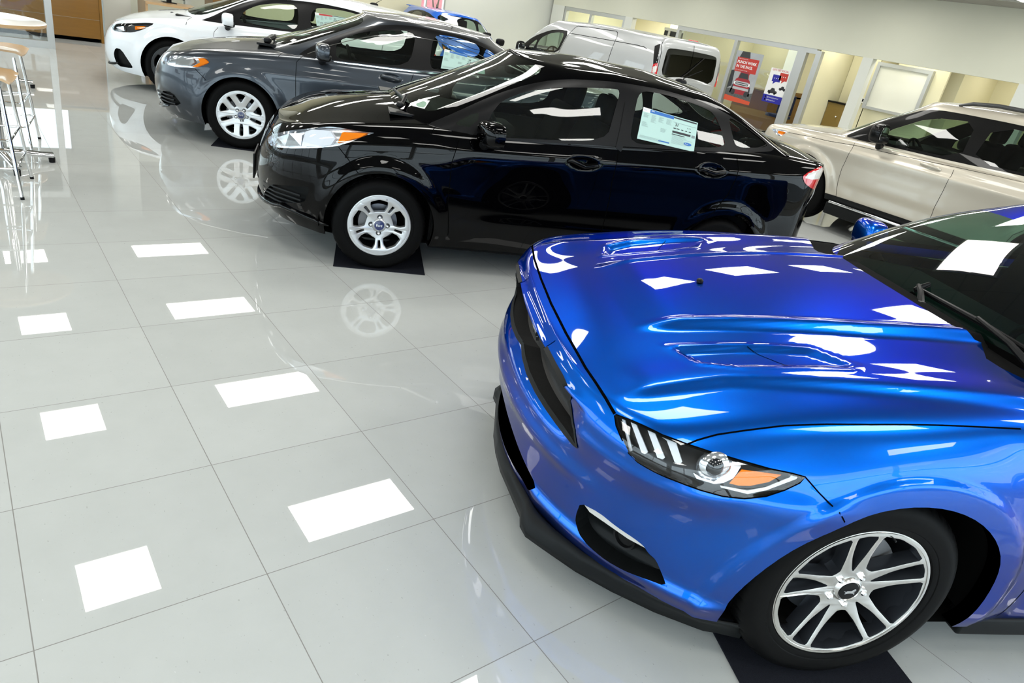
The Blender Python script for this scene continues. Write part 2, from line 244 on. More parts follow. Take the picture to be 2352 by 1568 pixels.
# outlines of panels, glass and lamps on each shell, in car coordinates (metres)
FE = {'mustang':{'headlight':[(0.79,0.718,0.774),(0.756,0.757,0.783),(0.692,0.822,0.786),(0.635,0.855,0.785),(0.582,0.876,0.782),(0.504,0.898,0.776),(0.422,0.916,0.768),(0.36,0.926,0.765),(0.325,0.933,0.762),(0.339,0.938,0.749),(0.377,0.943,0.727),(0.425,0.947,0.707),(0.481,0.946,0.695),(0.536,0.938,0.692),(0.595,0.921,0.695),(0.651,0.898,0.7),(0.705,0.865,0.702),(0.742,0.833,0.706),(0.763,0.811,0.717),(0.778,0.782,0.739),(0.789,0.745,0.758)],
 'bar1':[(0.778,0.732,0.777),(0.772,0.736,0.78),(0.759,0.814,0.726),(0.763,0.81,0.72)],
 'bar2':[(0.76,0.756,0.78),(0.748,0.771,0.781),(0.727,0.839,0.742),(0.733,0.838,0.734),(0.74,0.831,0.734)],
 'bar3':[(0.725,0.797,0.783),(0.709,0.811,0.784),(0.689,0.865,0.746),(0.694,0.866,0.741),(0.706,0.858,0.74)],
 'bar4':[(0.694,0.825,0.783),(0.661,0.846,0.782),(0.648,0.883,0.749),(0.655,0.885,0.742),(0.666,0.879,0.744),(0.683,0.836,0.78)],
 'projector':[(0.567,0.902,0.754)],
 'chrome_a':[(0.591,0.877,0.778),(0.582,0.878,0.779),(0.581,0.894,0.761),(0.566,0.911,0.739),(0.575,0.912,0.734),(0.589,0.901,0.748)],
 'chrome_b':[(0.55,0.887,0.778),(0.499,0.903,0.771),(0.497,0.908,0.764),(0.514,0.921,0.736),(0.541,0.924,0.72),(0.563,0.922,0.714),(0.608,0.91,0.718),(0.619,0.903,0.731),(0.598,0.911,0.723),(0.564,0.92,0.72),(0.539,0.915,0.741),(0.531,0.904,0.761)],
 'amber':[(0.495,0.912,0.758),(0.386,0.925,0.759),(0.419,0.931,0.738),(0.467,0.932,0.723),(0.499,0.93,0.72),(0.524,0.926,0.722)],
 'drl':[(0.507,0.902,0.77),(0.36,0.923,0.769),(0.364,0.93,0.757),(0.426,0.936,0.725),(0.474,0.937,0.711),(0.547,0.925,0.713),(0.544,0.928,0.709),(0.473,0.942,0.704),(0.422,0.94,0.719),(0.346,0.933,0.755),(0.343,0.928,0.766),(0.357,0.92,0.775),(0.506,0.898,0.775)],
 'grille':[(0.915,-0.048,0.737),(0.914,-0.001,0.741),(0.912,0.162,0.744),(0.904,0.286,0.748),(0.897,0.395,0.748),(0.889,0.475,0.747),(0.884,0.523,0.743),(0.857,0.508,0.683),(0.859,0.624,0.656),(0.843,0.633,0.605),(0.858,0.551,0.596),(0.873,0.487,0.595),(0.892,0.408,0.597),(0.909,0.314,0.598),(0.92,0.192,0.6),(0.92,0.082,0.606),(0.912,-0.032,0.62),(0.901,-0.144,0.653)],
 'lower_grille':[(0.96,0.096,0.454),(0.935,0.259,0.415),(0.895,0.395,0.381),(0.845,0.503,0.347),(0.845,0.491,0.32),(0.866,0.457,0.254),(0.873,0.446,0.261),(0.892,0.347,0.255),(0.919,0.241,0.279),(0.939,0.136,0.305),(0.948,0.067,0.34),(0.956,0.009,0.408)],
 'fog':[(0.785,0.631,0.398),(0.743,0.693,0.414),(0.698,0.738,0.402),(0.651,0.779,0.395),(0.625,0.796,0.384),(0.608,0.802,0.364),(0.584,0.815,0.351),(0.554,0.825,0.301),(0.542,0.844,0.277),(0.597,0.805,0.268),(0.645,0.763,0.255),(0.691,0.719,0.252),(0.737,0.673,0.264),(0.765,0.63,0.278),(0.775,0.606,0.301),(0.78,0.61,0.334)],
 'signal':[(0.785,0.631,0.398),(0.743,0.693,0.414),(0.698,0.738,0.402),(0.651,0.779,0.395),(0.625,0.796,0.384),(0.608,0.802,0.364),(0.627,0.788,0.365),(0.665,0.756,0.365),(0.713,0.712,0.373),(0.762,0.653,0.373),(0.776,0.637,0.384)],
 'foglamp':[(0.678,0.73,0.326)],
 'bottom':[(0.959,-0.038,0.438),(0.947,0.011,0.311),(0.935,0.152,0.287),(0.896,0.321,0.259),(0.858,0.437,0.221),(0.821,0.48,0.19),(0.803,0.514,0.19),(0.77,0.566,0.19),(0.705,0.652,0.191),(0.649,0.71,0.191),(0.558,0.787,0.191),(0.49,0.84,0.191),(0.408,0.887,0.191)],
 'hoodfront':[(0.805,-0.413,0.795),(0.839,-0.031,0.787),(0.834,0.244,0.788),(0.822,0.483,0.788),(0.806,0.633,0.788),(0.79,0.714,0.775)],
 'hoodside':[(0.79,0.718,0.774),(0.756,0.757,0.783),(0.692,0.822,0.786),(0.635,0.855,0.785),(0.607,0.85,0.798),(0.554,0.844,0.816),(0.475,0.841,0.834),(0.37,0.838,0.856),(0.252,0.844,0.875),(0.132,0.853,0.89),(-0.057,0.86,0.91),(-0.32,0.866,0.924)],
 'hoodrear':[(-0.584,-0.625,0.974),(-0.443,-0.344,1.009),(-0.47,-0.283,1.013),(-0.447,-0.135,1.018),(-0.453,0.077,1.02),(-0.461,0.201,1.017),(-0.484,0.341,1.011),(-0.526,0.406,0.994),(-0.547,0.414,0.991),(-0.483,0.518,0.977),(-0.494,0.573,0.973),(-0.521,0.629,0.972)],
 'bulge':[(0.574,0.281,0.867),(0.481,0.298,0.897),(0.171,0.338,0.948),(-0.146,0.386,0.975),(-0.514,0.4,0.998)],
 'vent':[(0.531,0.41,0.865),(0.521,0.433,0.862),(0.512,0.586,0.87),(0.412,0.629,0.887),(0.109,0.662,0.932),(0.08,0.637,0.935),(0.139,0.498,0.921),(0.33,0.445,0.901)],
 'ridge':[(0.743,0.644,0.808),(0.494,0.647,0.863),(0.059,0.724,0.922),(-0.376,0.793,0.947)],
 'fold':[(0.895,-0.36,0.751),(0.913,-0.112,0.743),(0.907,0.195,0.747),(0.897,0.382,0.748),(0.883,0.524,0.744)],
 'crease_low':[(0.964,-0.027,0.539),(0.97,0.125,0.512),(0.931,0.313,0.453),(0.872,0.496,0.447),(0.852,0.585,0.54),(0.845,0.65,0.625)],
 'seam':[(0.324,0.934,0.763),(0.286,0.954,0.733),(0.229,0.987,0.697)],
 'arch':[(0.371,0.898,0.2),(0.409,0.948,0.448),(0.365,0.965,0.592),(0.294,0.984,0.679),(0.19,0.979,0.714),(0.061,0.975,0.725),(-0.074,0.973,0.7),(-0.215,0.969,0.626),(-0.355,0.955,0.505),(-0.444,0.935,0.383),(-0.5,0.907,0.223),(-0.46,0.896,0.193)],
 'sill':[(-0.41,0.897,0.193),(-0.501,0.899,0.202),(-0.745,0.86,0.193)],
 'sill2':[(-0.438,0.912,0.237),(-0.508,0.92,0.277),(-0.705,0.879,0.246)],
 'wsbase':[(-0.71,-0.655,0.998),(-0.627,-0.425,1.004),(-0.595,-0.292,0.998),(-0.581,-0.093,0.997),(-0.588,0.13,1),(-0.599,0.343,0.996),(-0.619,0.512,0.985)],
 'wsfar':[(-0.71,-0.655,0.998),(-0.856,-0.695,1.057),(-0.989,-0.726,1.101),(-1.119,-0.677,1.181),(-1.285,-0.662,1.238)],
 'wstop':[(-1.264,-0.617,1.25),(-1.24,-0.488,1.271),(-1.213,-0.3,1.28)],
 'nozzle':[(0.328,-0.613,0.902)]},
'fiesta':{'headlight':[(0.727,0.444,0.706),(0.726,0.485,0.684),(0.692,0.589,0.68),(0.581,0.742,0.716),(0.433,0.814,0.753),(0.3,0.826,0.784),(0.214,0.824,0.824),(0.141,0.816,0.866),(0.074,0.809,0.893),(0.142,0.805,0.888),(0.218,0.796,0.889),(0.307,0.779,0.89),(0.366,0.767,0.884),(0.475,0.751,0.853),(0.587,0.667,0.809),(0.685,0.529,0.748)],
 'amber':[(0.277,0.801,0.869),(0.131,0.81,0.882),(0.169,0.818,0.855),(0.302,0.822,0.804)],
 'lampa':[(0.497,0.755,0.833),(0.455,0.765,0.854),(0.354,0.791,0.864),(0.319,0.814,0.826),(0.345,0.822,0.785),(0.413,0.816,0.767),(0.516,0.785,0.747),(0.508,0.773,0.793)],
 'lampb':[(0.676,0.57,0.738),(0.6,0.669,0.792),(0.52,0.746,0.82),(0.526,0.777,0.749),(0.622,0.695,0.716),(0.685,0.591,0.7)],
 'grille':[(0.787,0.116,0.636),(0.802,0.134,0.574),(0.778,0.398,0.533),(0.812,0.204,0.432),(0.815,0.17,0.432),(0.813,0.152,0.497),(0.802,0.151,0.574),(0.79,0.133,0.624)],
 'fog':[(0.753,0.341,0.277),(0.733,0.473,0.361),(0.697,0.582,0.43),(0.664,0.642,0.455),(0.461,0.816,0.511),(0.452,0.817,0.499),(0.458,0.807,0.456),(0.48,0.779,0.392),(0.612,0.653,0.346)],
 'lip':[(0.769,0.248,0.258),(0.708,0.406,0.24),(0.528,0.72,0.323),(0.325,0.848,0.372)],
 'hoodfront':[(0.753,-0.13,0.717),(0.753,0.043,0.719),(0.707,0.4,0.756),(0.686,0.513,0.753)],
 'hoodside':[(0.686,0.513,0.753),(0.587,0.667,0.809),(0.475,0.751,0.853),(0.366,0.759,0.888),(0.105,0.646,0.947),(-0.093,0.551,0.986),(-0.211,0.495,1.007),(-0.288,0.473,1.017)],
 'hoodrear':[(-0.003,0.167,1.015),(-0.032,0.348,1.006),(-0.107,0.473,1),(-0.211,0.495,1.007)],
 'seam':[(0.29,0.828,0.78),(0.228,0.843,0.716),(0.163,0.871,0.644)],
 'doorf':[(-0.449,0.812,0.917),(-0.417,0.847,0.782),(-0.422,0.861,0.54),(-0.458,0.84,0.304)],
 'doorb':[(-1.551,0.793,1.008),(-1.541,0.839,0.898),(-1.537,0.847,0.779),(-1.545,0.852,0.674)],
 'doorr':[(-2.447,0.773,1.089),(-2.462,0.826,1.01),(-2.462,0.85,0.922),(-2.439,0.856,0.793),(-2.362,0.878,0.668),(-2.211,0.877,0.53)],
 'handlef':[(-1.319,0.826,0.87)],
 'handler':[(-2.277,0.826,0.959)],
 'fuel':[(-2.6,0.85,0.842)],
 'arch':[(0.354,0.807,0.258),(0.34,0.848,0.388),(0.281,0.868,0.513),(0.169,0.872,0.624),(0.044,0.873,0.673),(-0.097,0.876,0.666),(-0.231,0.879,0.59),(-0.311,0.877,0.468),(-0.351,0.85,0.269)],
 'tail':[(-3.245,0.702,1.078),(-3.297,0.673,1.02),(-3.286,0.682,0.986),(-3.274,0.688,0.896),(-3.173,0.776,0.912),(-3.084,0.8,0.944),(-3.04,0.798,0.995),(-3.093,0.779,1.029),(-3.17,0.751,1.061)],
 'tailw':[(-3.249,0.708,1.07),(-3.3,0.668,1.009),(-3.286,0.682,0.986),(-3.139,0.783,0.98),(-3.069,0.796,0.984),(-3.095,0.782,1.02)],
 'trim':[(-0.251,0.702,0.97),(-0.436,0.689,1.068),(-0.572,0.668,1.145),(-0.711,0.65,1.217),(-0.879,0.63,1.299),(-1.046,0.634,1.35),(-1.224,0.635,1.382),(-1.498,0.636,1.407),(-1.598,0.626,1.413),(-1.84,0.613,1.407),(-2.111,0.613,1.389),(-2.267,0.628,1.36),(-2.343,0.645,1.329),(-2.493,0.653,1.287),(-2.673,0.674,1.214),(-2.734,0.697,1.17),(-2.718,0.716,1.143),(-2.444,0.76,1.099),(-1.537,0.796,1.018),(-0.753,0.786,0.957),(-0.471,0.773,0.948),(-0.266,0.712,0.968)],
 'glassf':[(-0.615,0.778,0.961),(-0.641,0.74,1.079),(-0.68,0.704,1.155),(-0.708,0.69,1.181),(-0.876,0.667,1.266),(-1.089,0.667,1.319),(-1.45,0.661,1.372),(-1.517,0.665,1.366),(-1.489,0.723,1.238),(-1.447,0.788,1.043),(-0.777,0.783,0.972)],
 'glasstri':[(-0.42,0.744,0.999),(-0.449,0.733,1.026),(-0.557,0.715,1.093),(-0.574,0.723,1.088),(-0.553,0.758,1.012)],
 'glassr':[(-1.655,0.647,1.384),(-1.836,0.632,1.389),(-2.104,0.647,1.358),(-2.233,0.656,1.333),(-2.31,0.729,1.194),(-2.33,0.766,1.11),(-1.962,0.785,1.078),(-1.618,0.786,1.056),(-1.627,0.731,1.216)],
 'glassq':[(-2.338,0.656,1.315),(-2.411,0.654,1.304),(-2.552,0.667,1.252),(-2.635,0.698,1.185),(-2.624,0.714,1.159),(-2.452,0.743,1.133),(-2.389,0.707,1.219)],
 'sticker':[(-1.705,0.652,1.375),(-2.113,0.658,1.343),(-2.091,0.78,1.1),(-1.68,0.762,1.133)],
 'ws':[(-0.119,0.246,1.052),(-0.137,0.34,1.051),(-0.22,0.562,1.039),(-0.281,0.623,1.041),(-0.387,0.607,1.098),(-0.553,0.587,1.182),(-0.718,0.584,1.258),(-0.871,0.585,1.323),(-1.026,0.59,1.38),(-0.956,0.445,1.422),(-0.89,0.186,1.437)]},
'fusion':{'headlight':[(0.763,0.616,0.724),(0.761,0.663,0.697),(0.713,0.755,0.678),(0.58,0.852,0.686),(0.408,0.88,0.708),(0.311,0.882,0.755),(0.288,0.879,0.778),(0.325,0.864,0.81),(0.392,0.855,0.806),(0.548,0.825,0.79),(0.666,0.746,0.763)],
 'amber':[(0.4,0.858,0.797),(0.341,0.864,0.803),(0.296,0.878,0.777),(0.409,0.878,0.716),(0.448,0.874,0.713),(0.378,0.871,0.763)],
 'lampa':[(0.593,0.817,0.766),(0.451,0.851,0.792),(0.429,0.867,0.754),(0.488,0.868,0.714),(0.61,0.835,0.702)],
 'fog':[(0.764,0.695,0.422),(0.635,0.828,0.447),(0.536,0.848,0.331),(0.802,0.543,0.283)],
 'doorf':[(-0.556,0.818,0.961),(-0.502,0.876,0.906),(-0.503,0.921,0.766),(-0.513,0.925,0.526)],
 'doorb':[(-1.667,0.702,1.027),(-1.609,0.888,0.899)],
 'seam':[(0.416,0.88,0.699),(0.315,0.912,0.616)],
 'handlef':[(-1.41,0.862,0.931)],
 'hoodside':[(0.666,0.746,0.763),(0.52,0.696,0.846),(0.187,0.572,0.927),(-0.124,0.465,0.983),(-0.332,0.465,1.002)],
 'arch':[(0.371,0.875,0.21),(0.327,0.924,0.39),(0.226,0.933,0.536),(0.088,0.936,0.63),(-0.03,0.939,0.661),(-0.191,0.943,0.626),(-0.335,0.944,0.501)],
 'trim':[(-0.554,0.804,0.983),(-0.586,0.766,1.042),(-0.799,0.703,1.169),(-1.037,0.634,1.293),(-1.224,0.63,1.361),(-1.475,0.643,1.396),(-1.671,0.629,1.413),(-1.873,0.617,1.409),(-2.143,0.623,1.388),(-2.357,0.619,1.348),(-2.507,0.599,1.307),(-2.575,0.626,1.273),(-2.293,0.801,1.116),(-1.967,0.829,1.05),(-1.662,0.832,1.035),(-0.837,0.833,0.976)],
 'glassf':[(-0.86,0.824,1.007),(-0.859,0.731,1.168),(-1.042,0.708,1.246),(-1.229,0.703,1.293),(-1.531,0.695,1.339),(-1.612,0.712,1.305),(-1.556,0.829,1.043),(-1.023,0.832,1.01)],
 'glassr':[(-1.807,0.662,1.372),(-2.001,0.647,1.375),(-2.232,0.653,1.347),(-2.356,0.674,1.301),(-2.429,0.702,1.252),(-2.29,0.779,1.156),(-1.939,0.824,1.062),(-1.784,0.824,1.058)],
 'sticker':[(-1.931,0.679,1.336),(-2.346,0.655,1.324),(-2.349,0.766,1.172),(-1.909,0.806,1.101)],
 'ws':[(-0.301,0.605,1.011),(-0.351,0.655,1.015),(-0.457,0.697,1.039),(-0.664,0.544,1.177),(-0.905,0.462,1.294),(-1.074,0.499,1.357),(-1.069,0.303,1.394)]},
'focus':{'headlight':[(0.715,0.544,0.686),(0.672,0.713,0.646),(0.581,0.81,0.648),(0.436,0.857,0.67),(0.318,0.86,0.723),(0.187,0.848,0.813),(0.269,0.839,0.809),(0.493,0.814,0.761)],
 'amber':[(0.415,0.841,0.746),(0.308,0.851,0.764),(0.338,0.857,0.73),(0.415,0.852,0.707)],
 'lampa':[(0.644,0.72,0.69),(0.549,0.805,0.722),(0.539,0.828,0.671),(0.602,0.792,0.653)],
 'fog':[(0.653,0.758,0.452),(0.577,0.816,0.454),(0.463,0.817,0.267),(0.477,0.796,0.242),(0.659,0.625,0.226),(0.69,0.68,0.357)],
 'doorf':[(-0.53,0.847,0.885),(-0.486,0.877,0.829),(-0.476,0.89,0.742)],
 'hoodrear':[(-0.22,0.578,0.944),(-0.156,0.854,0.855)],
 'trim':[(-0.267,0.697,0.919),(-0.393,0.731,0.951),(-0.608,0.644,1.109),(-0.736,0.59,1.19),(-0.93,0.633,1.25)],
 'trimb':[(-0.528,0.783,0.904),(-1.147,0.803,0.956),(-1.524,0.796,0.995)],
 'glassf':[(-0.788,0.752,1.053),(-0.828,0.717,1.135),(-1.004,0.69,1.225),(-1.13,0.687,1.256),(-1.435,0.69,1.288),(-1.376,0.79,1.018)],
 'trimr':[(-1.729,0.644,1.367),(-2.148,0.623,1.374),(-2.321,0.657,1.324)],
 'glassr':[(-1.664,0.684,1.305),(-2.113,0.642,1.353),(-2.303,0.659,1.322),(-2.132,0.714,1.232),(-1.639,0.789,1.018)],
 'sticker':[(-1.697,0.678,1.316),(-2.096,0.649,1.345),(-2.109,0.708,1.244),(-1.737,0.775,1.07)],
 'ws':[(-0.057,0.206,0.935),(-0.212,0.61,0.944),(-0.301,0.648,0.972),(-0.646,0.555,1.163)]},
'explorer':{'trim':[(-0.307,0.833,1.081),(-0.43,0.792,1.19),(-0.753,0.734,1.401),(-1.097,0.725,1.552),(-1.224,0.735,1.558),(-1.778,0.752,1.571),(-2.013,0.751,1.571),(-2.248,0.878,1.168),(-1.697,0.887,1.139),(-0.773,0.874,1.101),(-0.522,0.865,1.082)],
 'glassf':[(-0.768,0.872,1.11),(-0.77,0.843,1.224),(-1.165,0.76,1.494),(-1.678,0.767,1.531),(-1.667,0.883,1.154)],
 'glassr':[(-1.78,0.763,1.54),(-2.027,0.758,1.548),(-2.236,0.873,1.19),(-1.746,0.882,1.156)],
 'headlight':[(0.669,0.898,0.95),(0.443,0.93,0.976),(0.393,0.94,0.97),(0.483,0.94,0.879),(0.627,0.912,0.925)],
 'doorf':[(-0.523,0.885,1.081),(-0.533,0.983,0.963),(-0.508,0.989,0.748),(-0.523,0.988,0.576),(-0.56,0.957,0.387)],
 'doorb':[(-1.668,0.788,1.112),(-1.69,0.974,0.984),(-1.677,0.984,0.767),(-1.665,0.965,0.56)],
 'line':[(0.387,0.943,0.961),(-0.214,0.97,0.993),(-0.55,0.962,1.023),(-0.969,0.956,1.038),(-1.68,0.942,1.074),(-2.3,0.929,1.099)],
 'handlef':[(-1.445,0.971,0.986)],
 'bottom':[(-0.494,0.964,0.383),(-0.956,0.958,0.406),(-1.434,0.957,0.415)],
 'arch':[(-0.494,0.964,0.383),(-0.459,0.998,0.505),(-0.353,1.012,0.632)],
 'rack':[(-1.371,0.669,1.638),(-1.667,0.661,1.654),(-1.904,0.593,1.673)],
 'ws':[(-0.307,0.833,1.081),(-0.45,0.788,1.205),(-0.685,0.675,1.396),(-1.09,0.718,1.56)]},
'van':{'trim':[(0.158,0.741,1.122),(-0.285,0.757,1.373),(-0.716,0.749,1.502),(-1.379,0.791,1.552),(-1.236,0.872,1.105)],
 'glassf':[(-0.419,0.776,1.321),(-0.757,0.765,1.439),(-1.224,0.802,1.476),(-1.244,0.872,1.122),(-0.334,0.807,1.073)],
 'glasstri':[(-0.129,0.802,1.089),(-0.355,0.784,1.269),(-0.28,0.805,1.076)],
 'seam':[(-1.392,0.791,1.553),(-1.527,0.755,1.668),(-2.116,0.763,1.69),(-2.678,0.758,1.713),(-2.748,0.795,1.629),(-2.739,0.875,1.223)],
 'rail':[(-1.453,0.796,1.552),(-2.757,0.81,1.584),(-3.336,0.808,1.594),(-3.581,0.814,1.569)],
 'tail':[(-3.777,0.796,1.626),(-3.844,0.775,1.673),(-3.923,0.77,1.334),(-3.85,0.855,1.328)],
 'tailr':[(-3.891,0.852,1.321),(-3.927,0.763,1.279),(-3.933,0.74,1.204),(-3.875,0.867,1.203),(-3.85,0.855,1.328)],
 'rearglass':[(-3.913,0.617,1.617),(-3.914,0.243,1.634),(-3.911,-0.513,1.649),(-3.909,-0.692,1.617),(-3.911,-0.84,1.336),(-3.928,-0.81,1.183),(-3.938,0.549,1.21),(-3.918,0.633,1.56)]}}
# ================================================================= materials
MATS = {}
def mat(name, col=(.5, .5, .5), rough=.5, metal=0, coat=0, coat_r=.02, spec=.5, emit=None, es=0, ior=1.5):
    if name in MATS: return MATS[name]
    m = bpy.data.materials.new(name); m.use_nodes = True; b = m.node_tree.nodes['Principled BSDF']
    b.inputs['Base Color'].default_value = (*col, 1); b.inputs['Roughness'].default_value = rough
    b.inputs['Metallic'].default_value = metal; b.inputs['Coat Weight'].default_value = coat
    b.inputs['Coat Roughness'].default_value = coat_r; b.inputs['Specular IOR Level'].default_value = spec; b.inputs['IOR'].default_value = ior
    if emit: b.inputs['Emission Color'].default_value = (*emit, 1); b.inputs['Emission Strength'].default_value = es
    MATS[name] = m; return m
def nodes(m): return m.node_tree.nodes, m.node_tree.links
def noise_mat(name, c1, c2, scale, rough=.5, detail=4, coat=0, bump=0, metal=0, stretch=(1, 1, 1), spec=.5):
    m = mat(name, c1, rough, metal, coat, spec=spec); n, l = nodes(m); b = n['Principled BSDF']
    tc = n.new('ShaderNodeTexCoord'); mp = n.new('ShaderNodeMapping'); mp.inputs['Scale'].default_value = stretch
    t = n.new('ShaderNodeTexNoise'); t.inputs['Scale'].default_value = scale; t.inputs['Detail'].default_value = detail
    r = n.new('ShaderNodeMix'); r.data_type = 'RGBA'; r.inputs[6].default_value = (*c1, 1); r.inputs[7].default_value = (*c2, 1)
    l.new(tc.outputs['Object'], mp.inputs[0]); l.new(mp.outputs[0], t.inputs[0]); l.new(t.outputs[0], r.inputs[0]); l.new(r.outputs[2], b.inputs['Base Color'])
    if bump:
        bp = n.new('ShaderNodeBump'); bp.inputs['Strength'].default_value = bump; bp.inputs['Distance'].default_value = .002
        l.new(t.outputs[0], bp.inputs['Height']); l.new(bp.outputs[0], b.inputs['Normal'])
    return m
def glass_mat(name, tint, rough=0.0, boost=1.0):
    m = bpy.data.materials.new(name); m.use_nodes = True; n, l = nodes(m); n.remove(n['Principled BSDF'])
    t = n.new('ShaderNodeBsdfTransparent'); t.inputs[0].default_value = (*tint, 1)
    g = n.new('ShaderNodeBsdfGlossy'); g.inputs['Roughness'].default_value = rough; g.inputs['Color'].default_value = (boost, boost, boost, 1)
    f = n.new('ShaderNodeLayerWeight'); f.inputs[0].default_value = .5        # two-sided Schlick reflectance of a thin pane
    q = n.new('ShaderNodeMath'); q.operation = 'POWER'; q.inputs[1].default_value = 5; l.new(f.outputs['Facing'], q.inputs[0])
    k = n.new('ShaderNodeMath'); k.operation = 'MULTIPLY_ADD'; k.inputs[1].default_value = .95; k.inputs[2].default_value = .05; l.new(q.outputs[0], k.inputs[0])
    x = n.new('ShaderNodeMixShader'); l.new(k.outputs[0], x.inputs[0]); l.new(t.outputs[0], x.inputs[1]); l.new(g.outputs[0], x.inputs[2])
    l.new(x.outputs[0], n['Material Output'].inputs[0]); MATS[name] = m; return m
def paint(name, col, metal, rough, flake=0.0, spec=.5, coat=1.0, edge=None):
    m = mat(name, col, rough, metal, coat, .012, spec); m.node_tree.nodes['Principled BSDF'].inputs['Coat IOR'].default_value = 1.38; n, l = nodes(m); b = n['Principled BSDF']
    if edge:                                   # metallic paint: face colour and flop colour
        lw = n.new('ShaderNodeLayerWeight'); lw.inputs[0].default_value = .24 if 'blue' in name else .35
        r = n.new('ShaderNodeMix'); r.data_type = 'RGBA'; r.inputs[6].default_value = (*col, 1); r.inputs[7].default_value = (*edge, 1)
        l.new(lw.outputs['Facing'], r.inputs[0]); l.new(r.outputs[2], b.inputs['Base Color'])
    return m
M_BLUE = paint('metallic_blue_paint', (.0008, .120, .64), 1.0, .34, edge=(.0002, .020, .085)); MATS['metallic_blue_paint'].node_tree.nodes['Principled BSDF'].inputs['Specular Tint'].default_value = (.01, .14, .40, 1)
M_BLACK = paint('gloss_black_paint', (.0005, .0005, .0008), 0, .4, spec=0); MATS['gloss_black_paint'].node_tree.nodes['Principled BSDF'].inputs['Coat IOR'].default_value = 1.30
M_GREY = paint('dark_grey_metallic_paint', (.040, .050, .064), .7, .34, edge=(.012, .014, .018))
M_WHITE = paint('white_paint', (.80, .83, .86), 0, .45)
M_TAN = paint('champagne_metallic_paint', (.52, .48, .40), .45, .34, edge=(.40, .36, .29))
M_SILVER = paint('light_silver_paint', (.44, .45, .455), .35, .36)
M_BLUE2 = paint('bright_blue_paint', (.0, .12, .62), .2, .4)
M_PLASTIC = mat('black_trim_plastic', (.005, .005, .0055), .36, spec=.16)
M_MATTE = mat('matte_black_plastic', (.007, .008, .0085), .45, spec=.14)
M_GAP = mat('panel_gap_dark', (.002, .002, .002), .9, spec=0)
M_LINER = mat('wheel_liner_black', (.004, .004, .004), .9, spec=.05)
M_CABIN = mat('dark_cabin_trim', (.010, .010, .010), .8, spec=.06)
M_SEAT = mat('black_seat_cloth', (.004, .004, .0045), .9, spec=.03)
M_CHROME = mat('chrome', (.82, .83, .84), .07, 1.0)
M_ALU = mat('machined_alloy', (.66, .645, .62), .24, 1.0)
M_SILVERW = mat('silver_wheel_paint', (.56, .57, .58), .30, .75, coat=.4)
M_POCKET = mat('dark_grey_wheel_pocket', (.05, .055, .065), .28, .6, coat=.6)
M_RUBBER = noise_mat('tyre_rubber', (.0025, .0025, .0027), (.005, .005, .005), 60, .5, spec=.06)
M_BRAKE = mat('brake_steel', (.16, .17, .19), .35, .9)
M_CALIPER = mat('cast_caliper_grey', (.22, .22, .23), .5, .4)
M_LAMPC = mat('lamp_reflector', (.88, .90, .93), .13, .9, emit=(.75,.85,1), es=0.0)
M_LAMPW = mat('white_lamp_strip', (.75, .78, .83), .35)
M_LAMPK = mat('black_lamp_bezel', (.012, .012, .014), .30)
M_AMBER = mat('amber_reflector', (.90, .22, .0), .5, spec=.08)
M_RED = mat('red_lamp_lens', (.55, .004, .008), .12, coat=1)
M_CLEARW = mat('clear_white_lamp_lens', (.62, .60, .57), .2, coat=1)
M_GLASS = glass_mat('car_side_glass', (.72, .80, .74))
M_GLASSD = glass_mat('dark_tinted_glass', (.07, .09, .08))
M_WS = glass_mat('windscreen_glass', (.62, .74, .66))
M_LENS = glass_mat('clear_lamp_lens', (.93, .94, .95))
def rbox(bm, c, s, b=.03, rot=0, mi=0):
    r = bmesh.ops.create_cube(bm, size=1)['verts']; R = Matrix.Rotation(rot, 3, 'Y')
    for v in r: v.co = R @ Vector((v.co.x * s[0], v.co.y * s[1], v.co.z * s[2])) + Vector(c)
    es = list({e for v in r for e in v.link_edges}); bmesh.ops.bevel(bm, geom=es, offset=b, segments=3, profile=.6, affect='EDGES'); return bm
M_PAPER = mat('pale_sticker_paper', (.42, .60, .55), .5)
M_PAPERW = mat('white_paper', (.75, .76, .74), .6)
M_INK = mat('black_ink', (.02, .02, .025), .6)
M_INKG = mat('grey_ink', (.20, .25, .25), .6)
M_INKB = mat('blue_ink', (.02, .13, .42), .5)
M_INKR = mat('red_ink', (.45, .02, .02), .5)
M_CARPET = noise_mat('black_carpet', (.004, .004, .006), (.022, .024, .032), 420, .95, bump=.9, spec=.05)
M_OVAL = mat('blue_badge', (.004, .015, .10), .2, coat=1)

# ================================================================= objects
COL = SC.collection
def link(o, parent=None):
    COL.objects.link(o)
    if parent: o.parent = parent
    return o
def thing(name, label, cat, loc=(0, 0, 0), rotz=0, group=None):
    o = bpy.data.objects.new(name, None); o.empty_display_size = .2; link(o)
    o.location = loc; o.rotation_euler = (0, 0, rotz); o['label'] = label; o['category'] = cat
    if group: o['group'] = group
    return o
def tag(o, label, cat, group=None):
    o['label'] = label; o['category'] = cat
    if group: o['group'] = group
    return o
def setmats(me, mats):
    for m in (mats if isinstance(mats, (list, tuple)) else [mats]): me.materials.append(m)
def obj(name, bm, mats, parent=None, smooth=True, label=None):
    me = bpy.data.meshes.new(name); bmesh.ops.recalc_face_normals(bm, faces=bm.faces) if smooth != 'keep' else None
    bm.to_mesh(me); bm.free(); setmats(me, mats)
    if smooth: me.polygons.foreach_set('use_smooth', [True] * len(me.polygons))
    if smooth is True: me.set_sharp_from_angle(angle=math.radians(38))
    o = bpy.data.objects.new(name, me); link(o, parent)
    if label: o['label'] = label
    return o
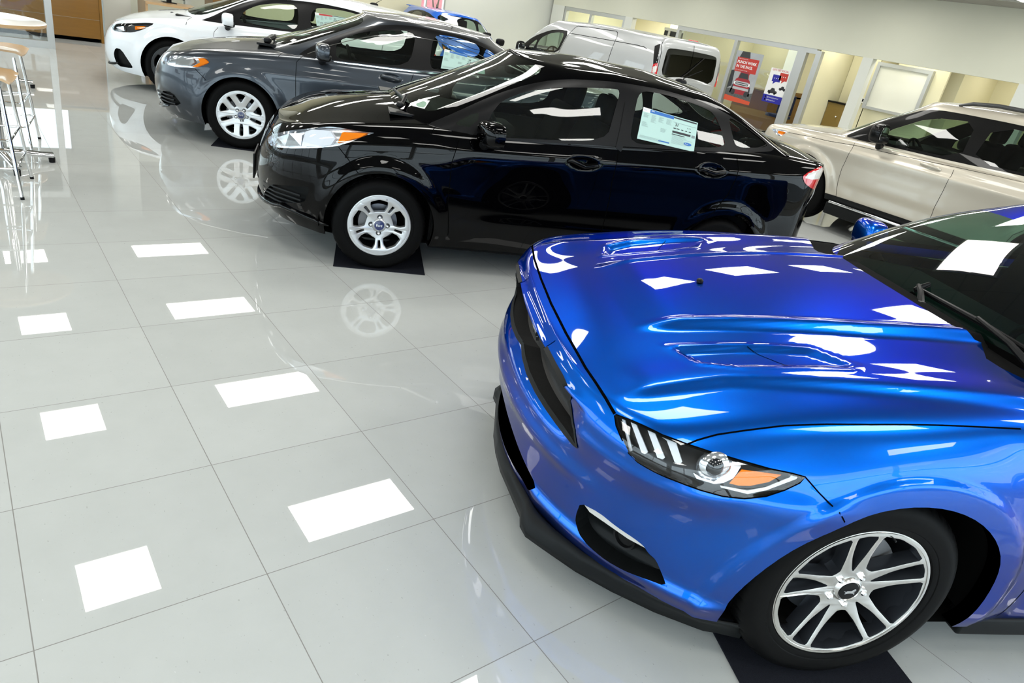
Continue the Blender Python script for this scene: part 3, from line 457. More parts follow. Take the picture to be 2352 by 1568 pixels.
def vf(name, V, F, mats, parent=None, smooth=True, N=None, mi=None, label=None):
    me = bpy.data.meshes.new(name); me.from_pydata([tuple(v) for v in V], [], F); setmats(me, mats)
    me.polygons.foreach_set('use_smooth', [bool(smooth)] * len(me.polygons))
    if mi is not None: me.polygons.foreach_set('material_index', mi)
    me.update()
    if N is not None: me.normals_split_custom_set_from_vertices([tuple(n) for n in N])
    o = bpy.data.objects.new(name, me); link(o, parent)
    if label: o['label'] = label
    return o
def struct(o): o['kind'] = 'structure'; return o
def box(bm, x0, x1, y0, y1, z0, z1, bevel=0, mi=0):
    r = bmesh.ops.create_cube(bm, size=1)['verts']
    for v in r: v.co = Vector(((x0 + x1) / 2 + v.co.x * (x1 - x0), (y0 + y1) / 2 + v.co.y * (y1 - y0), (z0 + z1) / 2 + v.co.z * (z1 - z0)))
    fs = list({f for v in r for f in v.link_faces})
    for f in fs: f.material_index = mi
    if bevel:
        es = list({e for v in r for e in v.link_edges}); bmesh.ops.bevel(bm, geom=es, offset=bevel, segments=3, profile=.5, affect='EDGES')
    return bm
def tube(bm, pts, rad, seg=12, closed=False, mi=0):
    P = [Vector(p) for p in pts]; n = len(P); R = rad if isinstance(rad, (list, tuple)) else [rad] * n
    up = Vector((0, 0, 1)); rings = []; prev = None
    for i, p in enumerate(P):
        a = P[(i - 1) % n] if (closed or i) else P[i]; b = P[(i + 1) % n] if (closed or i < n - 1) else P[i]
        t = (b - a).normalized()
        if prev is None:
            s = t.cross(up); s = s if s.length > .05 else t.cross(Vector((1, 0, 0)))
        else: s = prev - t * prev.dot(t)
        s.normalize(); prev = s; w = t.cross(s)
        rings.append([bm.verts.new(p + (s * math.cos(k * 2 * math.pi / seg) + w * math.sin(k * 2 * math.pi / seg)) * R[i]) for k in range(seg)])
    m = n if closed else n - 1
    for i in range(m):
        A, B = rings[i], rings[(i + 1) % n]
        for k in range(seg): bm.faces.new((A[k], A[(k + 1) % seg], B[(k + 1) % seg], B[k])).material_index = mi
    if not closed:
        bm.faces.new(rings[0][::-1]).material_index = mi; bm.faces.new(rings[-1]).material_index = mi
    return bm
def lathe(bm, prof, seg=64, axis='y', mi=0, mis=None, a0=0, a1=2 * math.pi):
    """prof: (radius, height) pairs"""
    full = abs(a1 - a0 - 2 * math.pi) < 1e-6; rings = []; m = seg if full else seg + 1
    for k in range(m):
        a = a0 + (a1 - a0) * k / seg; c, s = math.cos(a), math.sin(a)
        rings.append([bm.verts.new((r * c, h, r * s) if axis == 'y' else (r * c, r * s, h)) for r, h in prof])
    for k in range(seg):
        A, B = rings[k], rings[(k + 1) % m]
        for j in range(len(prof) - 1):
            if prof[j][0] < 1e-7 and prof[j + 1][0] < 1e-7: continue
            try:
                f = bm.faces.new((A[j], A[j + 1], B[j + 1], B[j])); f.material_index = mis[j] if mis else mi
            except ValueError: pass
    return bm
def text_verts(s, bold=0.0):
    c = bpy.data.curves.new('t', 'FONT'); c.body = s; c.size = 1; c.offset = bold; c.resolution_u = 3
    o = bpy.data.objects.new('t', c); COL.objects.link(o); dg = bpy.context.evaluated_depsgraph_get(); dg.update()
    me = bpy.data.meshes.new_from_object(o.evaluated_get(dg)); V = [tuple(v.co) for v in me.vertices]; F = [tuple(p.vertices) for p in me.polygons]
    bpy.data.objects.remove(o); bpy.data.meshes.remove(me); return V, F
class Quad:
    """flat sheet addressed by (u,v) in 0..1: u left->right, v bottom->top"""
    def __init__(s, tl, tr, br, bl, n=None):
        s.c = [Vector(p) for p in (tl, tr, br, bl)]; s.n = Vector(n) if n else (s.c[1] - s.c[0]).cross(s.c[0] - s.c[3]).normalized()
        s.w = (s.c[1] - s.c[0]).length; s.h = (s.c[0] - s.c[3]).length
    def p(s, u, v, d=0):
        t = s.c[0].lerp(s.c[1], u); b = s.c[3].lerp(s.c[2], u); return b.lerp(t, v) + s.n * d
    def sheet(s, name, m, parent, d=0, u0=0, u1=1, v0=0, v1=1, n=6, label=None):
        V = [s.p(u0 + (u1 - u0) * i / n, v0 + (v1 - v0) * j / n, d) for j in range(n + 1) for i in range(n + 1)]
        F = [(j * (n + 1) + i, j * (n + 1) + i + 1, (j + 1) * (n + 1) + i + 1, (j + 1) * (n + 1) + i) for j in range(n) for i in range(n)]
        return vf(name, V, F, m, parent, False, label=label)
    def rects(s, L, d=.0008):
        V, F, mi = [], [], []
        for u0, v0, u1, v1, k in L:
            b = len(V); V += [s.p(u0, v0, d), s.p(u1, v0, d), s.p(u1, v1, d), s.p(u0, v1, d)]; F.append((b, b + 1, b + 2, b + 3)); mi.append(k)
        return V, F, mi
    def polys(s, L, d=.0012):
        V, F, mi = [], [], []
        for pts, k in L:
            b = len(V); V += [s.p(u, v, d) for u, v in pts]; F.append(tuple(range(b, b + len(pts)))); mi.append(k)
        return V, F, mi
    def text(s, body, u, v, h, d=.0012, bold=0.0, sx=1.0, k=0):
        """h in units of sheet height; u,v = left baseline"""
        V, F = text_verts(body, bold); q = h * s.h
        return [s.p(u + x * q * sx / s.w, v + y * h, d) for x, y, z in V], F, [k] * len(F)
def merge(*parts):
    V, F, M = [], [], []
    for v, f, m in parts:
        b = len(V); V += list(v); F += [tuple(i + b for i in t) for t in f]; M += list(m)
    return V, F, M

# ================================================================= shell cutting
class Shell:
    def __init__(s, G):
        n, m = G.shape[:2]; s.G = G; bm = bmesh.new()
        vs = [bm.verts.new(p) for p in G.reshape(-1, 3)]
        for i in range(n - 1):
            for j in range(m - 1):
                q = (i * m + j, i * m + j + 1, (i + 1) * m + j + 1, (i + 1) * m + j)
                try: bm.faces.new([vs[k] for k in q])
                except ValueError: pass
        bmesh.ops.remove_doubles(bm, verts=bm.verts, dist=1e-5)
        bm.normal_update()
        # outward = away from the interior point
        k = 0
        for f in list(bm.faces)[::37]:
            c = f.calc_center_median(); k += 1 if f.normal.dot(c - Vector((c.x * .9, 0, .45))) > 0 else -1
        if k < 0: bmesh.ops.reverse_faces(bm, faces=bm.faces)
        bm.normal_update()
        s.bm = bm; s.lay = bm.faces.layers.int.new('pid'); s.bvh = BVHTree.FromBMesh(bm)
        s.nrm = {}
    def cut(s, pts, d, pid, rnd=0, keep=None, minz=None, near=None):
        """mark the faces inside the outline pts (3-D) seen along direction d; keep: pids that may be overwritten"""
        bm, lay = s.bm, s.lay; d = Vector(d).normalized()
        a = d.cross(Vector((0, 0, 1))); a = a if a.length > .01 else d.cross(Vector((1, 0, 0))); a.normalize(); b = d.cross(a)
        P = [(Vector(p).dot(a), Vector(p).dot(b)) for p in pts]
        for _ in range(rnd):
            Q = []
            for i in range(len(P)):
                x0, y0 = P[i]; x1, y1 = P[(i + 1) % len(P)]; Q += [(x0 * .8 + x1 * .2, y0 * .8 + y1 * .2), (x0 * .2 + x1 * .8, y0 * .2 + y1 * .8)]
            P = Q
        lx, hx = min(p[0] for p in P), max(p[0] for p in P); ly, hy = min(p[1] for p in P), max(p[1] for p in P)
        F = set()
        for f in bm.faces:
            if f.normal.dot(d) < .02: continue
            if keep is not None and f[lay] not in keep: continue
            c = f.calc_center_median()
            if near and (c - Vector(near[0])).length > near[1]: continue
            u, v = c.dot(a), c.dot(b)
            if lx - .06 < u < hx + .06 and ly - .06 < v < hy + .06: F.add(f)
        for i in range(len(P)):
            x0, y0 = P[i]; x1, y1 = P[(i + 1) % len(P)]
            if abs(x1 - x0) + abs(y1 - y0) < 1e-5: continue
            e = .0015; ax, bx, ay, by = min(x0, x1) - e, max(x0, x1) + e, min(y0, y1) - e, max(y0, y1) + e
            S = []
            for f in F:
                us = [v.co.dot(a) for v in f.verts]
                if max(us) < ax or min(us) > bx: continue
                ws = [v.co.dot(b) for v in f.verts]
                if max(ws) < ay or min(ws) > by: continue
                S.append(f)
            if not S: continue
            no = a * (y1 - y0) - b * (x1 - x0); co = a * x0 + b * y0
            geom = list({x for f in S for x in list(f.verts) + list(f.edges)}) + S
            r = bmesh.ops.bisect_plane(bm, geom=geom, dist=1e-6, plane_co=co, plane_no=no.normalized())
            for g in r['geom']:
                if isinstance(g, bmesh.types.BMFace): F.add(g)
            F = {f for f in F if f.is_valid}
        n = 0
        for f in F:
            c = f.calc_center_median()
            if minz is not None and c.z < minz: continue
            u, v = c.dot(a), c.dot(b); ins = False; j = len(P) - 1
            for i in range(len(P)):
                if (P[i][1] > v) != (P[j][1] > v) and u < (P[j][0] - P[i][0]) * (v - P[i][1]) / (P[j][1] - P[i][1]) + P[i][0]: ins = not ins
                j = i
            if ins: f[lay] = pid; n += 1
        return n
    def finish(s):
        s.bm.normal_update(); s.bm.verts.index_update()
        s.by = {}
        for f in s.bm.faces: s.by.setdefault(f[s.lay], []).append(f)
    def arrays(s, pid, off=0.0, vec=None):
        idx, V, N, F = {}, [], [], []
        for f in s.by.get(pid, []):
            t = []
            for v in f.verts:
                if v.index not in idx:
                    idx[v.index] = len(V); V.append(v.co + v.normal * off + (Vector(vec) if vec else Vector())); N.append(v.normal.copy())
                t.append(idx[v.index])
            F.append(tuple(t))
        return V, F, N
    def border(s, pid, other=None):
        S = set(s.by.get(pid, [])); R = []
        for f in S:
            for lp in f.loops:
                e = lp.edge; o = [g for g in e.link_faces if g is not f]
                if not any(g in S for g in o) and o and (other is None or any(g[s.lay] in other for g in o)): R.append((lp.vert, lp.link_loop_next.vert))
        return R
    def part(s, name, pids, m, parent, side='both', off=0, recess=None, rm=None, rvec=None, label=None, lips=None):
        """side: both = one mesh left+right, pair = two meshes, left"""
        if isinstance(pids, int): pids = [pids]
        V, F, N, MI = [], [], [], []
        for q in pids:
            v, f, nn = s.arrays(q, off); b = len(V); V += v; N += nn; F += [tuple(i + b for i in t) for t in f]; MI += [0] * len(f)
        def wall(edges, vec, k, pid=None):
            for x, y in edges:
                b = len(V); vv = Vector(vec)
                V.extend([x.co.copy(), y.co.copy(), y.co + vv, x.co + vv]); n_ = (y.co - x.co).cross(vv).normalized(); N.extend([n_] * 4)
                F.append((b + 3, b + 2, b + 1, b)); MI.append(k)
        for q, vec, k, oth in (lips or []): wall(s.border(q, oth), vec, k)
        out = []
        def mk(flip):
            VV = [Vector((p.x, -p.y, p.z)) for p in V]; NN = [Vector((p.x, -p.y, p.z)) for p in N]; FF = [t[::-1] for t in F]
            return VV, FF, NN
        if not F: return []
        if side == 'left': return [vf(name, V, F, m, parent, True, N, MI, label)]
        VV, FF, NN = mk(True)
        if side == 'pair':
            return [vf(name, V, F, m, parent, True, N, MI, label), vf(name, VV, FF, m, parent, True, NN, MI, label)]
        b = len(V); return [vf(name, V + VV, F + [tuple(i + b for i in t) for t in FF], m, parent, True, N + NN, MI + MI, label)]
    def recess(s, name, pid, vec, m, parent, side='pair', back=True, label=None, k=0):
        """pocket behind a cut-out: walls along vec and a floor"""
        V, F, N = s.arrays(pid, 0, vec) if back else ([], [], [])
        vv = Vector(vec)
        for x, y in s.border(pid):
            b = len(V); V += [x.co.copy(), y.co.copy(), y.co + vv, x.co + vv]; n_ = (y.co - x.co).cross(vv).normalized(); N += [n_] * 4; F.append((b, b + 1, b + 2, b + 3))
        VV = [Vector((p.x, -p.y, p.z)) for p in V]; NN = [Vector((p.x, -p.y, p.z)) for p in N]; FF = [t[::-1] for t in F]
        if side == 'both':
            b = len(V); return [vf(name, V + VV, F + [tuple(i + b for i in t) for t in FF], m, parent, True, N + NN, None, label)]
        return [vf(name, V, F, m, parent, True, N, None, label), vf(name, VV, FF, m, parent, True, NN, None, label)]
    def snap(s, p, off=0.0):
        l, n, i, d = s.bvh.find_nearest(Vector(p)); return l + n * off, n
    def ribbon(s, pts, w=.004, off=.0009, step=.02, closed=False):
        P = [Vector(p) for p in pts]; P = P + [P[0]] if closed else P
        Q = []
        for a, b in zip(P, P[1:]):
            n = max(1, int((b - a).length / step)); Q += [a.lerp(b, i / n) for i in range(n)]
        Q.append(P[-1]); S = [s.snap(q, off) for q in Q]; V, F = [], []
        for i, (p, n) in enumerate(S):
            t = S[min(i + 1, len(S) - 1)][0] - S[max(i - 1, 0)][0]
            if t.length < 1e-6: t = Vector((1, 0, 0))
            b = t.normalized().cross(n).normalized() * w / 2; V += [p - b, p + b]
            if i: k = 2 * i; F.append((k - 2, k - 1, k + 1, k))
        return V, F
def mirror_vf(V, F): return [Vector((p[0], -p[1], p[2])) for p in V], [t[::-1] for t in F]
def strips(name, L, m, parent, both=True, label=None):
    o = None
    for v, f in L:
        if not f: continue
        sym = both and min(abs(p[1]) for p in v) < .012 and max(abs(p[1]) for p in v) > .05
        if sym:
            a, b = mirror_vf(v, f); k = len(v); o = vf(name, list(v) + a, list(f) + [tuple(i + k for i in t) for t in b], m, parent, True, label=label)
        else:
            for a, b in ([(v, f), mirror_vf(v, f)] if both else [(v, f)]): o = vf(name, a, b, m, parent, True, label=label)
    return o
def patch(pts, vec, th=.006):
    """small moulded plate following an outline, moved by vec and given a thickness"""
    bm = bmesh.new(); vv = Vector(vec); vs = [bm.verts.new(Vector(p) + vv) for p in pts]
    f = bm.faces.new(vs); n = vv.normalized() * th if vv.length else Vector((0, 0, -th))
    r = bmesh.ops.extrude_face_region(bm, geom=[f]); bmesh.ops.translate(bm, verts=[v for v in r['geom'] if isinstance(v, bmesh.types.BMVert)], vec=n)
    bmesh.ops.triangulate(bm, faces=[q for q in bm.faces if len(q.verts) > 4]); return bm
def mirror_bm(bm):
    b2 = bm.copy()
    for v in b2.verts: v.co.y *= -1
    bmesh.ops.reverse_faces(b2, faces=b2.faces); return b2
def pair(name, bm, m, parents, smooth=True):
    b2 = mirror_bm(bm); return [obj(name, bm, m, parents[0], smooth), obj(name, b2, m, parents[1], smooth)]
# ================================================================= wheels
def polar(L): return [(r * math.cos(math.radians(a)), r * math.sin(math.radians(a))) for r, a in L]
def rimface(name, Rr, holes, t, dish, mats, parent, bev=.003, split=True, it=2):
    """alloy face: disc with cut-outs, dished; axis +Y"""
    c = bpy.data.curves.new('rim', 'CURVE'); c.dimensions = '2D'; c.fill_mode = 'BOTH'; c.extrude = t / 2; c.bevel_depth = bev; c.bevel_resolution = 1; c.resolution_u = 1
    def sp(P):
        s = c.splines.new('POLY'); s.points.add(len(P) - 1); s.use_cyclic_u = True
        for i, (x, y) in enumerate(P): s.points[i].co = (x, y, 0, 1)
    sp([(Rr * math.cos(k * math.pi / 60), Rr * math.sin(k * math.pi / 60)) for k in range(120)])
    for P in holes:
        for _ in range(3): P = [q for i in range(len(P)) for q in ((P[i][0] * .88 + P[(i + 1) % len(P)][0] * .12, P[i][1] * .88 + P[(i + 1) % len(P)][1] * .12), (P[i][0] * .12 + P[(i + 1) % len(P)][0] * .88, P[i][1] * .12 + P[(i + 1) % len(P)][1] * .88))] if _ < it else P
        sp(P)
    o = bpy.data.objects.new('rim', c); COL.objects.link(o); dg = bpy.context.evaluated_depsgraph_get(); dg.update()
    me = bpy.data.meshes.new_from_object(o.evaluated_get(dg)); bpy.data.objects.remove(o)
    bm = bmesh.new(); bm.from_mesh(me); bpy.data.meshes.remove(me)
    bmesh.ops.triangulate(bm, faces=[f for f in bm.faces if len(f.verts) > 4]); 
    bmesh.ops.subdivide_edges(bm, edges=[e for e in bm.edges if e.calc_length() > .03], cuts=2, use_grid_fill=False)
    bmesh.ops.triangulate(bm, faces=[f for f in bm.faces if len(f.verts) > 4])
    bmesh.ops.remove_doubles(bm, verts=bm.verts, dist=1e-5); bm.normal_update()
    zmax = max(v.co.z for v in bm.verts)
    for f in bm.faces: f.material_index = 0 if (not split or (f.normal.z > .8 and f.calc_center_median().z > zmax - .0012)) else 1
    for v in bm.verts:
        x, y, z = v.co; r = math.hypot(x, y); v.co = Vector((x, z - zmax + dish(r), y))
    bmesh.ops.reverse_faces(bm, faces=bm.faces)
    me = bpy.data.meshes.new(name); bm.to_mesh(me); bm.free(); setmats(me, mats); me.polygons.foreach_set('use_smooth', [True] * len(me.polygons)); me.set_sharp_from_angle(angle=math.radians(30))
    o = bpy.data.objects.new(name, me); link(o, parent); return o
HORSE = [(-1, .18), (-.72, .12), (-.5, .05), (-.42, .2), (-.1, .22), (.25, .25), (.45, .42), (.62, .62), (.8, .5), (.86, .34), (.66, .36), (.55, .1), (.5, -.05), (.78, -.12), (.86, -.36), (.72, -.38), (.66, -.24), (.36, -.14), (.1, -.1), (-.16, -.14), (-.36, -.3), (-.62, -.42), (-.6, -.3), (-.46, -.2), (-.5, -.04), (-.78, .04)]
def make_wheel(kind, Rt, wid, Rr, parent):
    """wheel object at the origin, axis +Y outwards, face plane y=0"""
    silver = [M_SILVERW]; holes = []; n = 5
    if kind == 'sport':
        for k in range(5):
            a = 8 + 72 * k
            holes.append(polar([(.072, a - 3), (.072, a + 3), (.140, a + 9.0), (.226, a + 8.6), (.228, a), (.226, a - 8.6), (.140, a - 9.0)]))
            b = a + 36
            holes.append(polar([(.088, b - 10), (.084, b), (.088, b + 10), (.140, b + 20.5), (.228, b + 24.2), (.230, b + 8), (.230, b - 8), (.228, b - 24.2), (.140, b - 20.5)]))
        rim = rimface('wheel', Rr, holes, .046, lambda r: -.026 * max(0, 1 - (r / .22)**2), [M_ALU, M_POCKET], parent, .0015, True, 1)
        lugr, nl, ph = .057, 5, 44
    elif kind == 'five':
        for k in range(5):
            a = 85 + 72 * k
            holes.append(polar([(.092, a - 23), (.087, a), (.092, a + 23), (.135, a + 25.5), (.172, a + 20.5), (.179, a), (.172, a - 20.5), (.135, a - 25.5)]))
            b = a + 36
            holes.append([(r * math.cos(math.radians(b)) - w * math.sin(math.radians(b)), r * math.sin(math.radians(b)) + w * math.cos(math.radians(b))) for r, w in ((.100, -.010), (.100, .010), (.160, .013), (.160, -.013))])
        rim = rimface('wheel', Rr, holes, .03, lambda r: -.022 * max(0, 1 - (r / .17)**2), silver, parent, .004, False); lugr, nl, ph = .054, 4, 0
    elif kind == 'ten':
        for k in range(5):
            a = 52 + 72 * k; ca, sa = math.cos(math.radians(a)), math.sin(math.radians(a))
            holes.append([(r * ca - w * sa, r * sa + w * ca) for r, w in ((.083, -.014), (.083, .014), (.12, .020), (.190, .021), (.203, .012), (.203, -.012), (.190, -.021), (.12, -.020))])
            b = a + 36
            holes.append(polar([(.118, b - 3), (.118, b + 3), (.192, b + 15), (.203, b + 9), (.206, b), (.203, b - 9), (.192, b - 15)]))
        rim = rimface('wheel', Rr, holes, .03, lambda r: -.020 * max(0, 1 - (r / .2)**2), silver, parent, .005, False); lugr, nl, ph = .055, 5, 47
    else:
        for k in range(5):
            a = 90 + 72 * k
            holes.append(polar([(.08, a - 20), (.08, a + 20), (Rr - .03, a + 24), (Rr - .022, a), (Rr - .03, a - 24)]))
        rim = rimface('wheel', Rr, holes, .03, lambda r: -.02 * max(0, 1 - (r / .2)**2), [mat('black_wheel', (.006, .006, .007), .3) if kind == 'dark' else M_SILVERW], parent, .004, False); lugr, nl, ph = .056, 5, 20
    bm = bmesh.new(); g = M_POCKET if kind in ('sport', 'dark') else mat('wheel_barrel', (.05, .052, .055), .4, .7)
    lathe(bm, [(Rr - .001, -.004), (Rr - .002, .003), (Rr - .009, .003), (Rr - .013, -.008), (Rr - .018, -.05), (Rr - .024, -.10), (Rr - .03, -wid + .03), (Rr, -wid + .01)], 72, mis=[1, 1, 1, 0, 0, 0, 0])
    obj('rim_barrel', bm, [g, M_ALU if kind == 'sport' else mat('black_wheel') if kind == 'dark' else M_SILVERW], rim)
    bm = bmesh.new(); N = 288 if kind == 'sport' else 144; e = wid
    pr = [(Rr - .004, -.012), (Rr + .006, .004), (Rr + .016, .007), (Rr + .022, .0065), (Rr + .024, .009), ((Rr + Rt) / 2, .0125), (Rt - .034, .0085), (Rt - .030, .0062), (Rt - .02, .0), (Rt - .010, -.010), (Rt - .0035, -.022), (Rt - .001, -.032)]
    tr = [-.05, -.052, -.060, -.062, -.092, -.094, -.102, -.104, -.132, -.134, -.142, -.144, -.172, -.174, -.182, -.184]
    h = e / .235
    for i, t in enumerate(tr): pr.append((Rt - (.008 if i % 4 in (1, 2) else 0), t * h))
    pr += [(Rt - .002, -e + .03), (Rt - .012, -e + .012), (Rt - .04, -e), (Rr + .01, -e), (Rr, -e + .01)]
    lathe(bm, pr, N)
    sip = 6 if kind == 'sport' else 4
    for i, v in enumerate(bm.verts):
        k, j = divmod(i, len(pr)); r = math.hypot(v.co.x, v.co.z)
        if r > Rt - .009 and k % sip == 0 and (j % 2 or j < 13): s = (r - .006) / r; v.co.x *= s; v.co.z *= s
    obj('tyre', bm, M_RUBBER, rim)
    bm = bmesh.new(); br = min(.165, Rr - .035) if kind == 'sport' else Rr * .60
    lathe(bm, [(.0, -.075), (.07, -.075), (.075, -.095), (br - .045, -.097), (br, -.097), (br, -.120), (0, -.120)], 64); obj('brake_disc', bm, M_LINER if kind == 'dark' else M_BRAKE, rim)
    bm = bmesh.new(); a0, a1 = math.radians(108), math.radians(192)
    if kind != 'sport': a0, a1 = math.radians(-22), math.radians(48)
    lathe(bm, [(br - .055, -.07), (br + .012, -.075), (br + .016, -.14), (br - .05, -.14), (br - .055, -.07)], 14, a0=a0, a1=a1); obj('brake_caliper', bm, M_LINER if kind == 'dark' else M_CALIPER, rim)
    hub = -.030 if kind == 'sport' else -.020
    bm = bmesh.new(); lathe(bm, [(.050, hub - .004), (.047, hub + .004), (.040, hub + .014), (.036, hub + .016), (.0335, hub + .013), (0, hub + .0125)], 48)
    obj('hub_centre', bm, M_ALU if kind == 'sport' else M_PLASTIC if kind == 'dark' else M_SILVERW, rim)
    bm = bmesh.new(); lathe(bm, [(.0325, hub + .0125), (.0315, hub + .016), (.02, hub + .0175), (0, hub + .018)], 40)
    cap = obj('centre_cap', bm, M_PLASTIC if kind == 'sport' else M_OVAL, rim)
    if kind == 'sport':
        V = [(x * .022, hub + .0192, y * .022) for x, y in [(-a, b) for a, b in HORSE]]
        bm = bmesh.new(); f = bm.faces.new([bm.verts.new(v) for v in V]); bmesh.ops.triangulate(bm, faces=[f]); obj('horse_emblem', bm, M_CHROME, rim, False)
    else:
        V, F = text_verts('Ford', .01); vf('badge_script', [((.021 - x * .0205), hub + .0192, (y - .3) * .022) for x, y, z in V], F, M_CHROME, rim, False)
    for k in range(nl):
        a = math.radians(ph + 360 / nl * k); bm = bmesh.new()
        lathe(bm, [(.0175, hub + .0015), (.0165, hub + .0030), (.0, hub + .0030)], 20, mi=1)
        lathe(bm, [(.0105, hub + .002), (.0105, hub + .014), (.006, hub + .019), (0, hub + .020)], 6, mi=0)
        for v in bm.verts: v.co.x += lugr * math.cos(a); v.co.z += lugr * math.sin(a)
        obj('lug_nut', bm, [M_CHROME, M_LAMPK], rim, False)
    bm = bmesh.new()
    a = math.radians(100); lathe(bm, [(.003, -.01), (.003, .012), (0, .013)], 8)
    for v in bm.verts: v.co.x += (Rr - .02) * math.cos(a); v.co.z += (Rr - .02) * math.sin(a)
    obj('valve_stem', bm, M_PLASTIC, rim)
    return rim
def put_wheels(root, kind, Rt, wid, Rr, yf, wb):
    w0 = make_wheel(kind, Rt, wid, Rr, root); first = True
    for x in (0, -wb):
        for s in (1, -1):
            if first: w = w0; first = False
            else:
                w = w0.copy(); COL.objects.link(w); w.parent = root
                for ch in list(w0.children):
                    c = ch.copy(); COL.objects.link(c); c.parent = w
                    if ch.children: 
                        for g in ch.children: pass
            w.location = (x, s * yf, Rt); w.rotation_euler = (0, 0, 0 if s > 0 else math.pi)
# ================================================================= shared pieces
def sblob(bm, c, r, e=.6, seg=20, mi=0, shear=None):
    rows = []
    def sg(v, p): return math.copysign(abs(v)**p, v)
    for i in range(seg // 2 + 1):
        a = -math.pi / 2 + math.pi * i / (seg // 2); row = []
        for j in range(seg):
            b = 2 * math.pi * j / seg
            x, y, z = r[0] * sg(math.cos(a), e) * sg(math.cos(b), e), r[1] * sg(math.cos(a), e) * sg(math.sin(b), e), r[2] * sg(math.sin(a), e)
            if shear: x += shear[0] * z; y += shear[1] * z
            row.append(bm.verts.new((c[0] + x, c[1] + y, c[2] + z)))
        rows.append(row)
    for i in range(len(rows) - 1):
        for j in range(seg): bm.faces.new((rows[i][j], rows[i][(j + 1) % seg], rows[i + 1][(j + 1) % seg], rows[i + 1][j])).material_index = mi
    bmesh.ops.remove_doubles(bm, verts=bm.verts, dist=1e-5)
    return bm
def make_mirrors(root, x, y, z, m_top, sz=(.075, .125, .085), strip=False, chrome=False, base=None):
    for s in (1, -1):
        bm = bmesh.new(); sblob(bm, (x, s * y, z), sz, .62, 24)
        for v in bm.verts:
            if v.co.x < x - sz[0] * .45: v.co.x = x - sz[0] * .45
            v.co.x += -.18 * (abs(v.co.y) - y) 
        h = obj('door_mirror', bm, m_top, root)
        bm = bmesh.new(); sblob(bm, (x - .006, s * (y - .005), z - sz[2] * .62), (sz[0] * .86, sz[1] * .9, sz[2] * .45), .7, 20); obj('lower_cover', bm, M_PLASTIC, h)
        bm = bmesh.new(); yy = base or y - sz[1] - .07
        tube(bm, [(x + .03, s * yy, z - sz[2] - .045), (x + .015, s * (yy + .06), z - sz[2] - .02), (x, s * (y - .05), z - sz[2] * .7)], [.045, .032, .03], 12); obj('mirror_foot', bm, M_PLASTIC, h)
        bm = bmesh.new(); sblob(bm, (x - sz[0] * .5, s * y, z), (.004, sz[1] * .84, sz[2] * .78), .6, 20)
        for v in bm.verts: v.co.x += -.18 * (abs(v.co.y) - y)
        obj('mirror_glass', bm, M_CHROME, h)
        if strip:
            bm = bmesh.new(); sblob(bm, (x + sz[0] * .55, s * (y + .02), z - sz[2] * .38), (.032, sz[1] * .72, .014), .5, 16)
            for v in bm.verts: v.co.x += -.35 * max(0, abs(v.co.y) - y)
            obj('indicator_strip', bm, M_CLEARW, h)
def cabin(root, xs, xr, zf, yw, wheelside=1, zb=.9, x0=-.3, x1=-2.9, dash=.9, big=1.0, rear=True):
    def seat(x, y, w=.50):
        bm = bmesh.new(); rbox(bm, (x + .22, y, zf + .30), (.52, w, .16), .05, .08)
        rbox(bm, (x - .13, y, zf + .62), (.14, w, .66), .05, -.32); o = obj('seat', bm, M_SEAT, root)
        bm = bmesh.new(); rbox(bm, (x - .27, y, zf + 1.03 * big), (.10, .25, .19), .045, -.15)
        for s in (-1, 1): tube(bm, [(x - .235, y + s * .06, zf + .88), (x - .265, y + s * .06, zf + .97)], .007, 8)
        obj('headrest', bm, M_SEAT, o)
    for y in (.36, -.36): seat(xs, y)
    if rear:
        bm = bmesh.new(); rbox(bm, (xr + .2, 0, zf + .30), (.5, 1.25, .16), .05, .06); rbox(bm, (xr - .13, 0, zf + .60), (.14, 1.25, .60), .05, -.38); o = obj('rear_seat', bm, M_SEAT, root)
        for y in (-.38, 0, .38):
            bm = bmesh.new(); rbox(bm, (xr - .30, y, zf + .93), (.09, .24, .14), .04, -.15); obj('headrest', bm, M_SEAT, o)
    bm = bmesh.new(); rbox(bm, (x0 - .22, 0, dash - .12), (.46, 2 * yw - .04, .24), .07, -.06)
    rbox(bm, (x0 - .46, .36 * wheelside, dash - .02), (.16, .34, .10), .04); obj('dashboard', bm, M_CABIN, root)
    bm = bmesh.new(); c = Vector((xs + .52, .36 * wheelside, dash - .06)); q = Matrix.Rotation(math.radians(-66), 3, 'Y')
    ring = [c + q @ Vector((.18 * math.cos(a), .18 * math.sin(a), 0)) for a in [k * math.pi / 20 for k in range(40)]]
    tube(bm, ring, .015, 10, True)
    for a in (0, 2.3, -2.3): tube(bm, [c, c + q @ Vector((.175 * math.cos(a), .175 * math.sin(a), 0))], .016, 8)
    sblob(bm, c, (.05, .07, .06), .7, 14); obj('steering_wheel', bm, M_CABIN, root)
    bm = bmesh.new(); V = [(x0, yw), (x1, yw * .94)]
    box(bm, x1, x0, -yw, yw, zf - .02, zf)
    for s in (1, -1): box(bm, x1, x0, min(s * yw, s * (yw + .012)), max(s * yw, s * (yw + .012)), zf, zb)
    box(bm, x0, x0 + .012, -yw, yw, zf, zb); box(bm, x1 - .012, x1, -yw, yw, zf, zb); obj('cabin_lining', bm, M_CABIN, root, False)
def underbody(root, G, z):
    R = G[0]; m = len(R); V = [(p[0], p[1] * .97, z) for p in R] + [(p[0], -p[1] * .97, z) for p in R]
    vf('underbody', V, [(i, i + 1, m + i + 1, m + i) for i in range(m - 1)], M_LINER, root, False)
